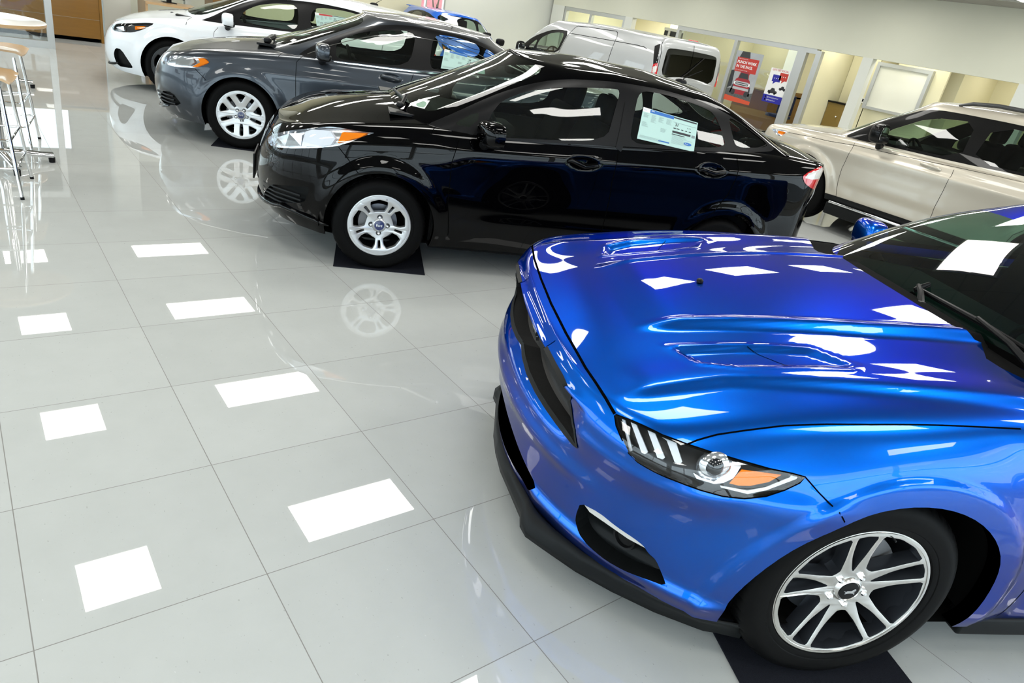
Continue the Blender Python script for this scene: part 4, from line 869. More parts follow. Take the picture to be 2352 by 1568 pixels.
def liners(root, ra, yo, wb, cz=.33, x0=0, k=1.06):
    for x in (x0, x0 - wb):
        for s in (1, -1):
            bm = bmesh.new(); lathe(bm, [(.02, s * (yo - .36)), (ra * k, s * (yo - .36)), (ra * k, s * yo)], 40, a0=math.radians(-8), a1=math.radians(188))
            for v in bm.verts: v.co.x += x; v.co.z += cz
            obj('wheel_arch_liner', bm, M_LINER, root)
def circ(cx, cz, r, y=.9, a0=-40, a1=220, n=44, low=-.2):
    P = [(cx + r * math.cos(math.radians(a0 + (a1 - a0) * k / n)), y, cz + r * math.sin(math.radians(a0 + (a1 - a0) * k / n))) for k in range(n + 1)]
    return P + [(P[-1][0], y, low), (P[0][0], y, low)]
def hole_contour(Gh, sh=.045, n=34):
    R = Gh[0]; idx = np.linspace(0, len(R) - 1, n).astype(int); cx = (R[0][0] + R[-1][0]) / 2; L = []
    for i in idx:
        x, y, z = R[i]; L.append((x + (sh if x < cx else -sh) * (1 if abs(x - cx) > .5 else abs(x - cx) / .5), max(0, y - sh), 1.0))
    return [(L[0][0], -.3, 1)] + L + [(L[-1][0], -.3, 1)]
def window_sheet(root, c4, head, big, title=None, kind=0):
    """price sheet behind a rear side window: c4 = tl,tr,br,bl"""
    q = Quad(*c4, n=(Vector(c4[1]) - Vector(c4[0])).cross(Vector(c4[0]) - Vector(c4[3])).normalized())
    if q.n.y < 0: q.n = -q.n
    sh = q.sheet('price_sheet', M_PAPER, root, .0, label='pale printed price sheet on the rear side glass')
    L = [(.0, .87, .13, 1, 4), (.13, .885, .56, .985, 1), (.56, .93, .98, .975, 2), (.56, .80, .98, .81, 3)]
    random.seed(3)
    for cxx in (.03, .17, .30, .44):
        for r in range(random.randint(5, 11)): L.append((cxx, .83 - r * .022, cxx + random.uniform(.05, .10), .836 - r * .022, 3))
    for r in range(7): L.append((.03, .56 - r * .022, .03 + random.uniform(.06, .13), .566 - r * .022, 3))
    for r in range(6): L.append((.36, .50 - r * .022, .36 + random.uniform(.06, .11), .506 - r * .022, 3))
    for r in range(4): L.append((.03, .13 - r * .022, .40, .135 - r * .022, 3))
    L += [(.36, .075, .55, .115, 1), (.57, .46, .90, .53, 2), (.57, .40, .80, .425, 2), (.92, .44, .98, .53, 3)]
    for r in range(9): L.append((.58, .36 - r * .030, .58 + random.uniform(.2, .38), .366 - r * .030, 3))
    for r in range(5): L.append((.58 + r * .07, .60, .62 + r * .07, .625, 2))
    col = {0: M_PAPER, 1: head, 2: M_INK, 3: M_INKG, 4: M_PAPERW}
    V, F, mi = q.rects(L)
    el = [(.87 + .07 * math.cos(a), .20 + .05 * math.sin(a)) for a in [k * math.pi / 10 for k in range(20)]]
    parts = [(V, F, mi), q.polys([(el, 1)], .0009), q.text(big, .60, .69, .13, bold=.02, k=2), q.text('Ford', .825, .18, .055, .0016, k=4), q.text('$1,750', .82, .70, .05, k=2), q.text('$1,450', .60, .60, .05, bold=.02, k=2), q.text('Ford', .02, .92, .045, .0014, k=1)]
    if title == 'RS': parts.append(q.text('RS', .12, .28, .30, sx=1.3, k=3))
    elif title: parts.append(q.text(title, .15, .935, .04, .0016, bold=.02, k=4))
    V, F, mi = merge(*parts)
    vf('printing', V, F, [col[i] for i in range(5)], sh, False, mi=mi)
    return sh
# ================================================================= production-car builder
def fe(k, n): return [Vector(p) for p in FE[k][n]]
def build_family(k, P, root, m, cfg):
    B, Gh = family(P); S = Shell(B); T = Shell(Gh); f = FE[k]; zs, w = P['zs'], P['w']
    for cx in (0, -P['wb']): S.cut(circ(cx, P['r'] + .0, P['ra'] - .012), (0, 1, 0), 90)
    S.cut(hole_contour(Gh), (0, 0, 1), 91, minz=.75)
    lamp = None
    if 'headlight' in f: S.cut(fe(k, 'headlight'), cfg.get('ld', (.5, .8, .25)), 10, rnd=1, keep={0})
    if 'fog' in f: S.cut(fe(k, 'fog'), (.6, .8, 0), 11, rnd=1, keep={0})
    if cfg.get('grille'): S.cut(cfg['grille'], (1, 0, .1), 12, rnd=2, keep={0})
    if cfg.get('hood'): S.cut(cfg['hood'], (.25, 0, 1), 20, keep={0}, minz=.55)
    if cfg.get('tail'): S.cut(cfg['tail'], (-.6, .8, 0), 13, rnd=1, keep={0})
    if 'tailr' in cfg: S.cut(cfg['tailr'], (-.6, .8, 0), 14, keep={0, 13})
    df, db = fe(k, 'doorf'), fe(k, 'doorb') if 'doorb' in f else None
    low = cfg.get('doorlow', zs + .09)
    def side(L): return [(p[0], .9, p[2]) for p in L]
    A = [(df[0][0] - .02, .9, 1.3)] + side(df) + [(df[-1][0], .9, low)]
    if db: Bk = [(db[-1][0], .9, low)] + side(db)[::-1] + [(db[0][0] - .02, .9, 1.3)]
    else: x = cfg['xb']; Bk = [(x, .9, low), (x, .9, 1.3)]
    S.cut(A + Bk, (0, 1, 0), 21, keep={0}, minz=low - .01)
    RR = cfg.get('rear')
    if RR: S.cut(Bk[::-1] + [(p[0], .9, p[1]) for p in RR], (0, 1, 0), 22, keep={0}, minz=low - .01)
    if cfg.get('clad'): S.cut([(1.2, .9, zs - .1), (1.2, .9, cfg['clad']), (-4.2, .9, cfg['clad'] + .02), (-4.2, .9, zs - .1)], (0, 1, 0), 23, keep={0, 21, 22}, minz=None)
    S.finish()
    S.part('body_shell', [0], m, root, lips=[(90, (0, -.05, 0), 0, None)], label=cfg.get('lab'))
    if S.by.get(20): S.part('hood', 20, m, root)
    if not cfg.get('van'):
        S.part('front_door', 21, m, root, 'pair')
        if RR: S.part('rear_door', 22, m, root, 'pair')
    else: S.part('front_door', 21, m, root, 'pair')
    if cfg.get('clad'): S.part('lower_cladding', 23, M_MATTE, root, off=.004)
    seams = []
    if 'gap' in cfg:
        for L in cfg['gap']: seams.append(S.ribbon(L, cfg.get('gw', .005)))
    for L in ([df + [Vector((df[-1][0], df[-1][1], low))]] + ([db + [Vector((db[-1][0], db[-1][1], low))]] if db else []) + ([[(p[0], w, p[1]) for p in RR if p[1] < 1.15]] if RR else [])): seams.append(S.ribbon(L, cfg.get('gw', .005)))
    if 'seam' in f: seams.append(S.ribbon(fe(k, 'seam') if k != 'van' else [(-1.4, .8, 1.5)], .005)) if k != 'van' else None
    strips('panel_gap', seams, M_GAP, root)
    # headlights
    if S.by.get(10):
        hs = S.recess('headlight', 10, Vector((-.6, -.7, -.1)).normalized() * .045, cfg.get('lampm', M_LAMPC), root)
        ln = S.part('lens', 10, M_LENS, root, 'pair', off=.001)
        vv = Vector((-.6, -.7, -.1)).normalized()
        for i, h in enumerate(hs):
            ln[i].parent = h
        for nm, mm, dp in cfg.get('lamps', []):
            bm = patch(fe(k, nm), vv * dp, .02); pair('amber_reflector' if mm is M_AMBER else 'lamp_reflector', bm, mm, hs, False)
        for c, r, mm in cfg.get('bowls', []):
            bm = bmesh.new(); sblob(bm, c, r, 1, 20); pair('lamp_bowl', bm, mm, hs)
        edge = [S.ribbon([p for p in S_outline(S, 10)], .006, .0012)] if False else None
    if S.by.get(11): S.recess('fog_lamp_pocket', 11, (-.035, -.03, 0), M_MATTE, root); fogbars(k, root, cfg)
    if S.by.get(12): S.recess('front_grille', 12, (-.03, 0, 0), M_PLASTIC, root, 'both')
    if S.by.get(13): S.part('tail_light', 13, cfg.get('tailm', M_RED), root, 'pair', off=.004)
    if S.by.get(14): S.part('tail_light', 14, M_CLEARW, root, 'pair', off=.004, label='clear upper lens of the tail light')
    # greenhouse
    T.cut(cfg['trim'], (0, 1, 0), 30, rnd=1, minz=.85)
    for i, g in enumerate(cfg['glass']): T.cut(g, (0, 1, 0), 31 + i, rnd=cfg.get('gr', 2), keep={0, 30})
    T.cut(cfg['ws'], (1, 0, .8), 40, rnd=1, keep={0})
    if cfg.get('rw'): T.cut(cfg['rw'], (-1, 0, .8 if not cfg.get('van') else .05), 41, rnd=2, keep={0})
    T.finish()
    T.part('roof', 0, m, root)
    T.part('window_frame', 30, cfg.get('framem', M_PLASTIC), root, 'pair')
    for i, g in enumerate(cfg['glass']): T.part('side_window', 31 + i, cfg.get('sg', M_GLASS), root, 'pair', off=-.004)
    T.part('windscreen', 40, M_WS, root, off=.001)
    if cfg.get('rw'): T.part('rear_window', 41, M_GLASSD, root, off=.001)
    rb = []
    for L, wd, mm in cfg.get('ribT', []): rb.append((T.ribbon(L, wd, .003, .03), mm))
    for L, wd, mm in cfg.get('ribS', []): rb.append((S.ribbon(L, wd, .003, .03), mm))
    for mm, nm in ((M_CHROME, 'bright_trim'), (M_PLASTIC, 'black_moulding'), (M_GAP, 'roof_gap')):
        L = [r for r, q in rb if q is mm]
        if L: strips(nm, L, mm, root)
    underbody(root, B, zs + .01); liners(root, P['ra'], w - .035, P['wb'], P['r'])
    return S, T
def fogbars(k, root, cfg):
    if cfg.get('fogbars'):
        bm = bmesh.new()
        for a, b in cfg['fogbars']: tube(bm, [a, ((a[0] + b[0]) / 2 + .012, (a[1] + b[1]) / 2 + .012, (a[2] + b[2]) / 2), b], .007, 8)
        pair('fog_lamp_slats', bm, M_MATTE, [root, root])
def handle(root, S, x, z, m, l=.10, chrome=False):
    for s in (1, -1):
        p, n = S.snap((x, .9, z)); bm = bmesh.new()
        a, _ = S.snap((x + l, .9, z + .004)); b, _ = S.snap((x - l, .9, z - .004))
        tube(bm, [a, a + n * .022 + (p - a) * .15, p + n * .034, b + n * .022 + (p - b) * .15, b], [.010, .014, .015, .014, .010], 12)
        for v in bm.verts: v.co.z = p.z + (v.co.z - p.z) * 1.15
        if s < 0:
            for v in bm.verts: v.co.y *= -1
        obj('door_handle', bm, m, root)
# ================================================================= the hall
T_ = .6096
def grid_mat(name, base, base2, grout, pitch, w, rough, spec=.5, ior=1.5, off=(0, 0), speck=True, vary=.03):
    m = mat(name, base, rough, ior=ior, spec=spec); n, l = nodes(m); b = n['Principled BSDF']
    tc = n.new('ShaderNodeNewGeometry'); sp = n.new('ShaderNodeSeparateXYZ'); l.new(tc.outputs['Position'], sp.inputs[0])
    def M(op, a, b_=None, c=None):
        q = n.new('ShaderNodeMath'); q.operation = op
        for i, v in enumerate((a, b_, c)):
            if v is None: continue
            if isinstance(v, (int, float)): q.inputs[i].default_value = v
            else: l.new(v, q.inputs[i])
        return q.outputs[0]
    ds = []; cells = []
    for ax, o in ((0, off[0]), (1, off[1])):
        u = M('DIVIDE', M('SUBTRACT', sp.outputs[ax], o), pitch[ax]); f = M('FRACT', u); cells.append(M('FLOOR', u))
        d = M('MINIMUM', f, M('SUBTRACT', 1, f)); ds.append(M('LESS_THAN', d, w / pitch[ax] / 2))
    g = M('MAXIMUM', ds[0], ds[1])
    cv = n.new('ShaderNodeCombineXYZ'); l.new(cells[0], cv.inputs[0]); l.new(cells[1], cv.inputs[1])
    wn = n.new('ShaderNodeTexWhiteNoise'); wn.noise_dimensions = '2D'; l.new(cv.outputs[0], wn.inputs['Vector'])
    nt = n.new('ShaderNodeTexNoise'); nt.inputs['Scale'].default_value = 5.5; nt.inputs['Detail'].default_value = 8; nt.inputs['Roughness'].default_value = .62; l.new(tc.outputs['Position'], nt.inputs['Vector'])
    mx = n.new('ShaderNodeMix'); mx.data_type = 'RGBA'; mx.inputs[6].default_value = (*base, 1); mx.inputs[7].default_value = (*base2, 1); l.new(nt.outputs[0], mx.inputs[0])
    col = mx.outputs[2]
    if speck:
        for sc, th, cc, fac in ((110, .70, (.25, .25, .23), .5), (95, .745, (.75, .77, .76), .3)):
            v = n.new('ShaderNodeTexNoise'); v.inputs['Scale'].default_value = sc; v.inputs['Detail'].default_value = 2
            mp = n.new('ShaderNodeMapping'); mp.inputs['Location'].default_value = (sc, 3, 0); mp.inputs['Scale'].default_value = (1, .55, 1); l.new(tc.outputs['Position'], mp.inputs[0]); l.new(mp.outputs[0], v.inputs['Vector'])
            k = n.new('ShaderNodeMapRange'); k.inputs[1].default_value = th; k.inputs[2].default_value = th + .05; k.inputs[4].default_value = fac; l.new(v.outputs[0], k.inputs[0])
            q = n.new('ShaderNodeMix'); q.data_type = 'RGBA'; q.inputs[7].default_value = (*cc, 1); l.new(k.outputs[0], q.inputs[0]); l.new(col, q.inputs[6]); col = q.outputs[2]
    vr = n.new('ShaderNodeMapRange'); vr.inputs[3].default_value = 1 - vary; vr.inputs[4].default_value = 1 + vary; l.new(wn.outputs[0], vr.inputs[0])
    hs = n.new('ShaderNodeHueSaturation'); l.new(vr.outputs[0], hs.inputs['Value']); l.new(col, hs.inputs['Color'])
    gm = n.new('ShaderNodeMix'); gm.data_type = 'RGBA'; gm.inputs[7].default_value = (*grout, 1); l.new(g, gm.inputs[0]); l.new(hs.outputs[0], gm.inputs[6]); l.new(gm.outputs[2], b.inputs['Base Color'])
    r = n.new('ShaderNodeMapRange'); r.inputs[3].default_value = rough; r.inputs[4].default_value = .7; l.new(g, r.inputs[0]); l.new(r.outputs[0], b.inputs['Roughness'])
    return m
M_FLOOR = grid_mat('polished_porcelain_tile', (.44, .455, .44), (.50, .515, .50), (.20, .195, .18), (T_, T_), .0030, .012, ior=1.55)
M_CEIL = grid_mat('ceiling_tile', (.33, .32, .285), (.31, .30, .27), (.25, .25, .23), (1.219, .6096), .02, .8, spec=.1, off=(.33, .4), speck=False, vary=.01)
M_WALL = noise_mat('warm_white_wall', (.60, .60, .50), (.62, .62, .52), 3, .7, spec=.2)
M_WALL2 = noise_mat('cool_white_wall', (.62, .63, .58), (.64, .65, .60), 3, .7, spec=.2)
M_WALLY = noise_mat('cream_office_wall', (.70, .66, .46), (.72, .68, .48), 3, .7, spec=.2)
M_FRAME = mat('brushed_aluminium_frame', (.50, .51, .50), .35, .6)
M_WOOD = noise_mat('honey_maple_veneer', (.18, .080, .006), (.23, .105, .010), 4, .35, stretch=(1, 1, 9), coat=.3)
M_WOODD = noise_mat('olive_brown_cabinet', (.20, .13, .03), (.23, .15, .035), 4, .4, stretch=(1, 1, 8))
M_WOODL = noise_mat('pale_beech', (.46, .29, .14), (.54, .35, .18), 5, .35, stretch=(1, 6, 1), coat=.3)
M_PANE = glass_mat('clear_window_pane', (.93, .96, .95))
M_LIGHT = mat('light_diffuser', (.9, .9, .9), .5, emit=(1.0, .985, .93), es=PANEL_POWER)
X0, X1, Y0, Y1 = -5.0, 21.0, -7.0, 17.0
def bx(name, x0, x1, y0, y1, z0, z1, m, parent=None, bev=0, smooth=False):
    bm = bmesh.new(); box(bm, x0, x1, y0, y1, z0, z1, bev); return obj(name, bm, m, parent, smooth)
struct(bx('floor', X0, X1, Y0, Y1, -.1, 0, M_FLOOR)); struct(bx('ceiling', X0, X1, Y0, Y1, CEIL, CEIL + .1, M_CEIL))
def glazed(name, axis, c, a0, a1, z0, z1, n, wallm, th=.15, sill=.3, wall0=None, wall1=None):
    """wall with a band of n windows; axis 'x': plane x=c running along y"""
    w = bmesh.new(); A, B = wall0 if wall0 is not None else a0, wall1 if wall1 is not None else a1
    def bb(bm, p0, p1, q0, q1, t0=0, t1=th):
        s = 1
        if axis == 'x': box(bm, c + t0, c + t1, p0, p1, q0, q1)
        else: box(bm, p0, p1, c + t0, c + t1, q0, q1)
    bb(w, A, B, 0, z0); bb(w, A, B, z1, CEIL)
    if A < a0: bb(w, A, a0, z0, z1)
    if B > a1: bb(w, a1, B, z0, z1)
    struct(obj(name, w, wallm, None, False)); L = (a1 - a0) / n
    for i in range(n):
        f = bmesh.new(); p, q = a0 + i * L, a0 + (i + 1) * L; e = .05
        bb(f, p, p + e, z0, z1, .02, .12); bb(f, q - e, q, z0, z1, .02, .12); bb(f, p + e, q - e, z0, z0 + e, .02, .12); bb(f, p + e, q - e, z1 - e, z1, .02, .12); bb(f, p + e, q - e, (z0 + z1) * .62, (z0 + z1) * .62 + e, .02, .12)
        WN[0] += 1; o = struct(obj('window_%d' % WN[0], f, M_FRAME, None, False)); g = bmesh.new(); bb(g, p + e, q - e, z0 + e, z1 - e, .06, .066); obj('window_pane', g, M_PANE, o, False)
WN = [0]
glazed('wall_left', 'x', X0 - .15, -6.5, 16.5, .25, 3.1, 8, M_WALL2, wall0=Y0, wall1=Y1)
glazed('wall_front', 'y', Y0 - .15, -4.5, 15.5, .25, 3.1, 8, M_WALL2, wall0=X0, wall1=X1)
# rear wall: showroom windows on the left, one small window further right
rw = bmesh.new()
for a in [(X0, -4.7, 0, CEIL), (-4.7, 2.8, 0, .9), (-4.7, 2.8, 3.2, CEIL), (2.8, 11.45, 0, CEIL), (11.45, 12.75, 0, .8), (11.45, 12.75, 2.6, CEIL), (12.75, X1, 0, CEIL)]: box(rw, a[0], a[1], Y1, Y1 + .15, a[2], a[3])
struct(obj('wall_rear', rw, M_WALL2, None, False))
for i in range(4):
    a = -4.7 + i * 1.875; WN[0] += 1; f = bmesh.new()
    for q in [(a, a + .05, .9, 3.2), (a + 1.825, a + 1.875, .9, 3.2), (a, a + 1.87, .9, .95), (a, a + 1.87, 3.15, 3.2)]: box(f, q[0], q[1], Y1 + .02, Y1 + .12, q[2], q[3])
    o = struct(obj('window_%d' % WN[0], f, M_FRAME, None, False)); bx('window_pane', a + .05, a + 1.82, Y1 + .06, Y1 + .066, .95, 3.15, M_PANE, o)
WN[0] += 1; f = bmesh.new()
for q in [(11.45, 11.5, .8, 2.6), (12.7, 12.75, .8, 2.6), (12.08, 12.12, .8, 2.6), (11.45, 12.75, 2.55, 2.6)]: box(f, q[0], q[1], Y1 + .02, Y1 + .12, q[2], q[3])
o = struct(obj('window_%d' % WN[0], f, M_FRAME, None, False)); bx('window_pane', 11.5, 12.7, Y1 + .06, Y1 + .066, .85, 2.55, M_PANE, o)
# office side: fascia on pillars with openings under it
XF = 16.8
struct(bx('wall_right', XF, XF + .18, Y0, 16.9, 2.17, CEIL, M_WALL))
pil = [(16.3, 16.9), (13.15, 13.45), (5.62, 5.86), (2.3, 2.66), (-1.2, -.8), (-5.2, -4.8), (Y0, -6.8)]
for i, (a, b) in enumerate(pil): struct(bx('trim_%d' % (i + 1), XF, XF + .18, a, b, 0, 2.17, M_WALL2))
struct(bx('wall_office_rear', 20.4, 20.55, Y0, Y1, 0, CEIL, M_WALLY)); struct(bx('ceiling_office', XF + .18, 20.4, Y0, 16.9, 2.75, 2.8, M_CEIL))
for i, (yy, xx) in enumerate([(13.3, 18.6), (11.4, 17.2), (7.06, 16.99), (4.39, 18.5), (2.5, 18.0), (-1, 17.2)]): struct(bx('wall_office_%d' % (i + 1), xx, 20.4, yy - .05, yy + .05, 0, 2.75, M_WALLY))
struct(bx('wall_office_11', XF + .18, 20.4, 16.5, 16.6, 0, 2.75, M_WALLY))
struct(bx('wall_office_7', 18.5, 18.6, 4.44, 7.0, 0, 2.75, M_WALLY))
# storefront frame with clear panes
def storefront(n, a, b, m=None):
    f = bmesh.new()
    for q in [(a, a + .09, 0, 2.17), (b - .09, b, 0, 2.17), (a + .09, b - .09, 2.06, 2.17), (a + .09, b - .09, 0, .08)]: box(f, XF + .02, XF + .14, q[0], q[1], q[2], q[3])
    if n == 20: box(f, XF + .02, XF + .14, a + .09, a + .24, 0, 2.06)
    if m: box(f, XF + .02, XF + .14, m - .05, m + .05, .08, 2.06)
    o = struct(obj('window_%d' % n, f, M_FRAME, None, False)); bx('window_pane', XF + .07, XF + .076, a + .09, b - .09, .08, 2.06, M_PANE, o); return o
storefront(20, 7.27, 11.38, 9.33); storefront(21, 13.46, 16.28, 15.0)
d = bmesh.new(); box(d, XF + .02, XF + .14, 6.88, 7.02, 0, 2.14); box(d, XF + .02, XF + .14, 7.02, 7.27, 2.06, 2.17)
struct(obj('door_1', d, M_FRAME, None, False))
bmf = bmesh.new()
for q in [(17.86, 17.98, 5.95, 6.03, 1.12, 2.16), (17.86, 17.98, 4.74, 4.82, 1.12, 2.16), (17.86, 17.98, 4.82, 5.95, 2.08, 2.16), (17.86, 17.98, 4.82, 5.95, 1.12, 1.18)]: box(bmf, *q)
struct(bx('wall_office_8', 17.98, 18.04, 4.44, 5.60, 0, 2.75, M_WALLY)); o = struct(obj('window_22', bmf, M_FRAME, None, False)); bx('window_pane', 17.90, 17.906, 4.82, 5.95, 1.18, 2.08, mat('white_board_surface', (.74, .74, .66), .3), o)
for yy0, yy1 in ((12.85, 13.1), (11.9, 12.75)): WN[0] += 1
f = bmesh.new(); box(f, 18.2, 18.28, 11.5, 13.1, 2.02, 2.10); box(f, 18.2, 18.28, 11.5, 13.1, .9, .96); box(f, 18.2, 18.28, 12.85, 12.92, .96, 2.02)
o = struct(obj('window_23', f, M_WALL2, None, False)); bx('window_pane', 18.23, 18.24, 11.5, 13.1, .96, 2.02, mat('dark_office_glass', (.02, .02, .018), .08), o)
# air vents / panels in the ceiling
# ceiling lights
cols = [(-1.35, 1.22), (1.24, .585), (3.50, 1.215), (6.2, 1.22), (8.40, 1.22), (10.85, 1.22), (13.3, 1.22), (15.4, .6)]
rows = [2.525 + 2.69 * k for k in range(-3, 6)]
word = ['first', 'second', 'third', 'fourth', 'fifth', 'sixth', 'seventh', 'eighth', 'ninth', 'tenth', 'eleventh', 'twelfth']
def lamp(x, y, w, i, j):
    t = thing('ceiling_light', 'lit %s white ceiling panel, %s row from the front, %s column from the left' % ('square' if w < 1 else 'rectangular', word[j], word[i]), 'ceiling light', (x, y, CEIL), 0, 'recessed ceiling panels')
    bm = bmesh.new()
    for q in [(-w / 2 - .03, -w / 2, -.33, .33), (w / 2, w / 2 + .03, -.33, .33), (-w / 2, w / 2, -.33, -.30), (-w / 2, w / 2, .30, .33)]: box(bm, q[0], q[1], q[2], q[3], -.012, -.002)
    obj('frame', bm, M_WALL2, t, False)
    bm = bmesh.new(); vs = [bm.verts.new(p) for p in ((-w / 2, -.298, -.006), (w / 2, -.298, -.006), (w / 2, .298, -.006), (-w / 2, .298, -.006))]; bm.faces.new(vs[::-1]); obj('diffuser', bm, M_LIGHT, t, 'keep')
for i, (x, w) in enumerate(cols):
    for j, y in enumerate(rows):
        if x < 5 and j > 6: continue
        lamp(x, y, w, i, j)
for k, (x, y) in enumerate([(18.6, 14.6), (18.8, 12.2), (18.0, 9.9), (18.0, 8.4), (19.6, 10.4), (19.6, 8.0), (19.4, 5.8), (17.5, 6.5), (17.4, 4.9), (17.5, 3.3), (19.4, 3.4)]):  # unseen panels, added to brighten the dark office rooms
    t = thing('ceiling_light', 'added unseen fill panel over the office side, %s one from the far end' % word[k], 'ceiling light', (x, y, 2.74), 0, 'added office fill panels')
    bm = bmesh.new(); w = .75 if k < 2 else .3; vs = [bm.verts.new(p) for p in ((-w, -w, 0), (w, -w, 0), (w, w, 0), (-w, w, 0))]; bm.faces.new(vs[::-1]); obj('diffuser', bm, mat('office_fill_diffuser', (.9, .9, .9), .5, emit=(1, .97, .86), es=13), t, 'keep')
t = thing('ceiling_vent', 'grey air vent in the ceiling above the beige SUV', 'vent', (15.2, 3.1, CEIL)); bm = bmesh.new()
for k in range(9): box(bm, -.55 + k * .13, -.47 + k * .13, -.28, .28, -.012, -.004)
obj('slats', bm, M_FRAME, t, False); bx('frame', -.62, .66, -.31, .31, -.004, -.001, mat('vent_dark', (.1, .1, .1), .7), t)
# ---------------------------------------------------------------- outside
struct(bx('ground_outside', -40, 60, -45, 60, -.25, -.12, noise_mat('asphalt', (.10, .10, .10), (.14, .14, .14), 20, .9)))
def tree(x, y, lab):
    random.seed(int(x * 10)); bm = bmesh.new()
    def br(p, d, L, r, k):
        q = p + d * L; tube(bm, [p, p.lerp(q, .5) + Vector((random.uniform(-.04, .04), 0, 0)) * L, q], [r, r * .8, r * .6], 5)
        if k:
            for _ in range(3): br(q, (d + Vector((random.uniform(-.7, .7), random.uniform(-.5, .5), random.uniform(-.1, .5)))).normalized(), L * .72, r * .6, k - 1)
    br(Vector((x, y, -.12)), Vector((0, 0, 1)), 1.1, .07, 4); tag(obj('bare_tree', bm, mat('bark', (.10, .07, .05), .9)), lab, 'tree')
tree(16.6, 24, 'bare tree outside the small rear window')
tag(bx('brick_building', 19.5, 30, 32, 36, 0, 6, noise_mat('red_brick', (.55, .16, .17), (.5, .2, .2), 8, .8)), 'red building seen through the small rear window', 'building')
# ---------------------------------------------------------------- reception counter, glass screen, desk
t = thing('reception_counter', 'long honey-coloured wooden reception counter at the far left', 'counter', (0.4, 11.95, 0))
bm = bmesh.new(); box(bm, -2.9, 2.36, -.35, .35, .06, 1.08, .004); obj('body', bm, M_WOOD, t, False); bx('plinth', -2.85, 2.33, -.30, .3, 0, .06, M_GAP, t)
bx('panel_joint', -2.9, 2.36, -.353, -.35, .355, .36, mat('joint_grey', (.25, .22, .2), .5), t); bx('end_panel', 2.36, 2.40, -.36, .36, 0, 1.1, M_WOOD, t); bx('countertop', -2.95, 2.45, -.4, .4, 1.1, 1.14, M_WOODD, t)
t = thing('glass_screen', 'glass partition in a grey aluminium frame behind the bar table', 'partition', (0, 10.33, 0))
bm = bmesh.new(); box(bm, 1.86, 1.95, -.04, .04, 0, 2.3); box(bm, -3, 1.86, -.04, .04, 0, .10); box(bm, -3, 1.86, -.04, .04, 2.2, 2.3); obj('frame', bm, M_FRAME, t, False); bx('pane', -3, 1.86, -.004, .004, .10, 2.2, M_PANE, t)
struct(bx('wall_column', 2.98, 3.42, 12.6, 13.1, 0, CEIL, M_WALL2)); struct(bx('wall_partition', 3.42, 4.62, 13.9, 14.0, 0, 2.6, M_WALL)); struct(bx('trim_20', 4.66, 4.76, 13.85, 14.0, 0, 2.6, M_WALL2))
struct(bx('wall_partition_2', 5.6, 10.9, 15.2, 15.3, 0, CEIL, M_WALLY))
t = thing('desk', 'small light wooden desk behind the white hatchback', 'desk', (3.98, 12.4, 0)); bx('desktop', -.42, .5, -.35, .35, .70, .74, M_WOODL, t); bx('side_panel', -.42, -.38, -.33, .33, 0, .70, M_WOODL, t); bx('side_panel', .46, .5, -.33, .33, 0, .70, M_WOODL, t)
t = thing('monitor', 'black computer monitor on the small desk', 'monitor', (4.05, 12.5, .74)); bx('screen', -.27, .27, -.02, .02, .08, .42, M_PLASTIC, t, .005); bx('stand', -.04, .04, -.02, .04, .01, .1, M_PLASTIC, t); bx('base', -.12, .12, -.08, .1, 0, .012, M_PLASTIC, t)
t = thing('cabinet', 'tall yellow wooden cabinet seen over the white hatchback hood', 'cabinet', (5.25, 13.6, 0)); bx('body', -.2, .45, -.3, .3, 0, 1.5, M_WOOD, t)
# ---------------------------------------------------------------- bar tables and stools
def bar_table(x, y, lab, rot):
    t = thing('bar_table', lab, 'table', (x, y, 0), rot)
    bm = bmesh.new(); lathe(bm, [(0, 1.012), (.37, 1.012), (.38, 1.017), (.38, 1.035), (.37, 1.042), (0, 1.042)], 72, axis='z', mis=[1, 1, 1, 0, 0]); obj('tabletop', bm, [mat('white_laminate', (.78, .76, .72), .25), M_WOODL], t)
    bm = bmesh.new(); lathe(bm, [(.0, .12), (.045, .12), (.036, .2), (.036, 1.0), (.12, 1.01), (0, 1.01)], 32, axis='z'); obj('column', bm, M_CHROME, t)
    for k in range(4):
        a = k * math.pi / 2; bm = bmesh.new(); c, s = math.cos(a), math.sin(a)
        L = [(r * c, r * s, h) for r, h in ((.02, .11), (.12, .095), (.24, .07), (.34, .055))]
        tube(bm, L, [.045, .034, .030, .034], 12)
        for v in bm.verts: v.co.z = .06 + (v.co.z - .06) * .75
        o = obj('base_arm', bm, M_CHROME, t); bm = bmesh.new(); lathe(bm, [(0, 0), (.022, 0), (.024, .04), (0, .04)], 20, axis='z')
        for v in bm.verts: v.co += Vector((.335 * c, .335 * s, 0))
        obj('foot_pad', bm, M_PLASTIC, o)
bar_table(.86, 3.64, 'white round bar table with chrome cross foot, nearest at the left edge', math.radians(12)); bar_table(1.02, 6.95, 'second bar table behind the first, only its chrome foot in view', math.radians(-8))
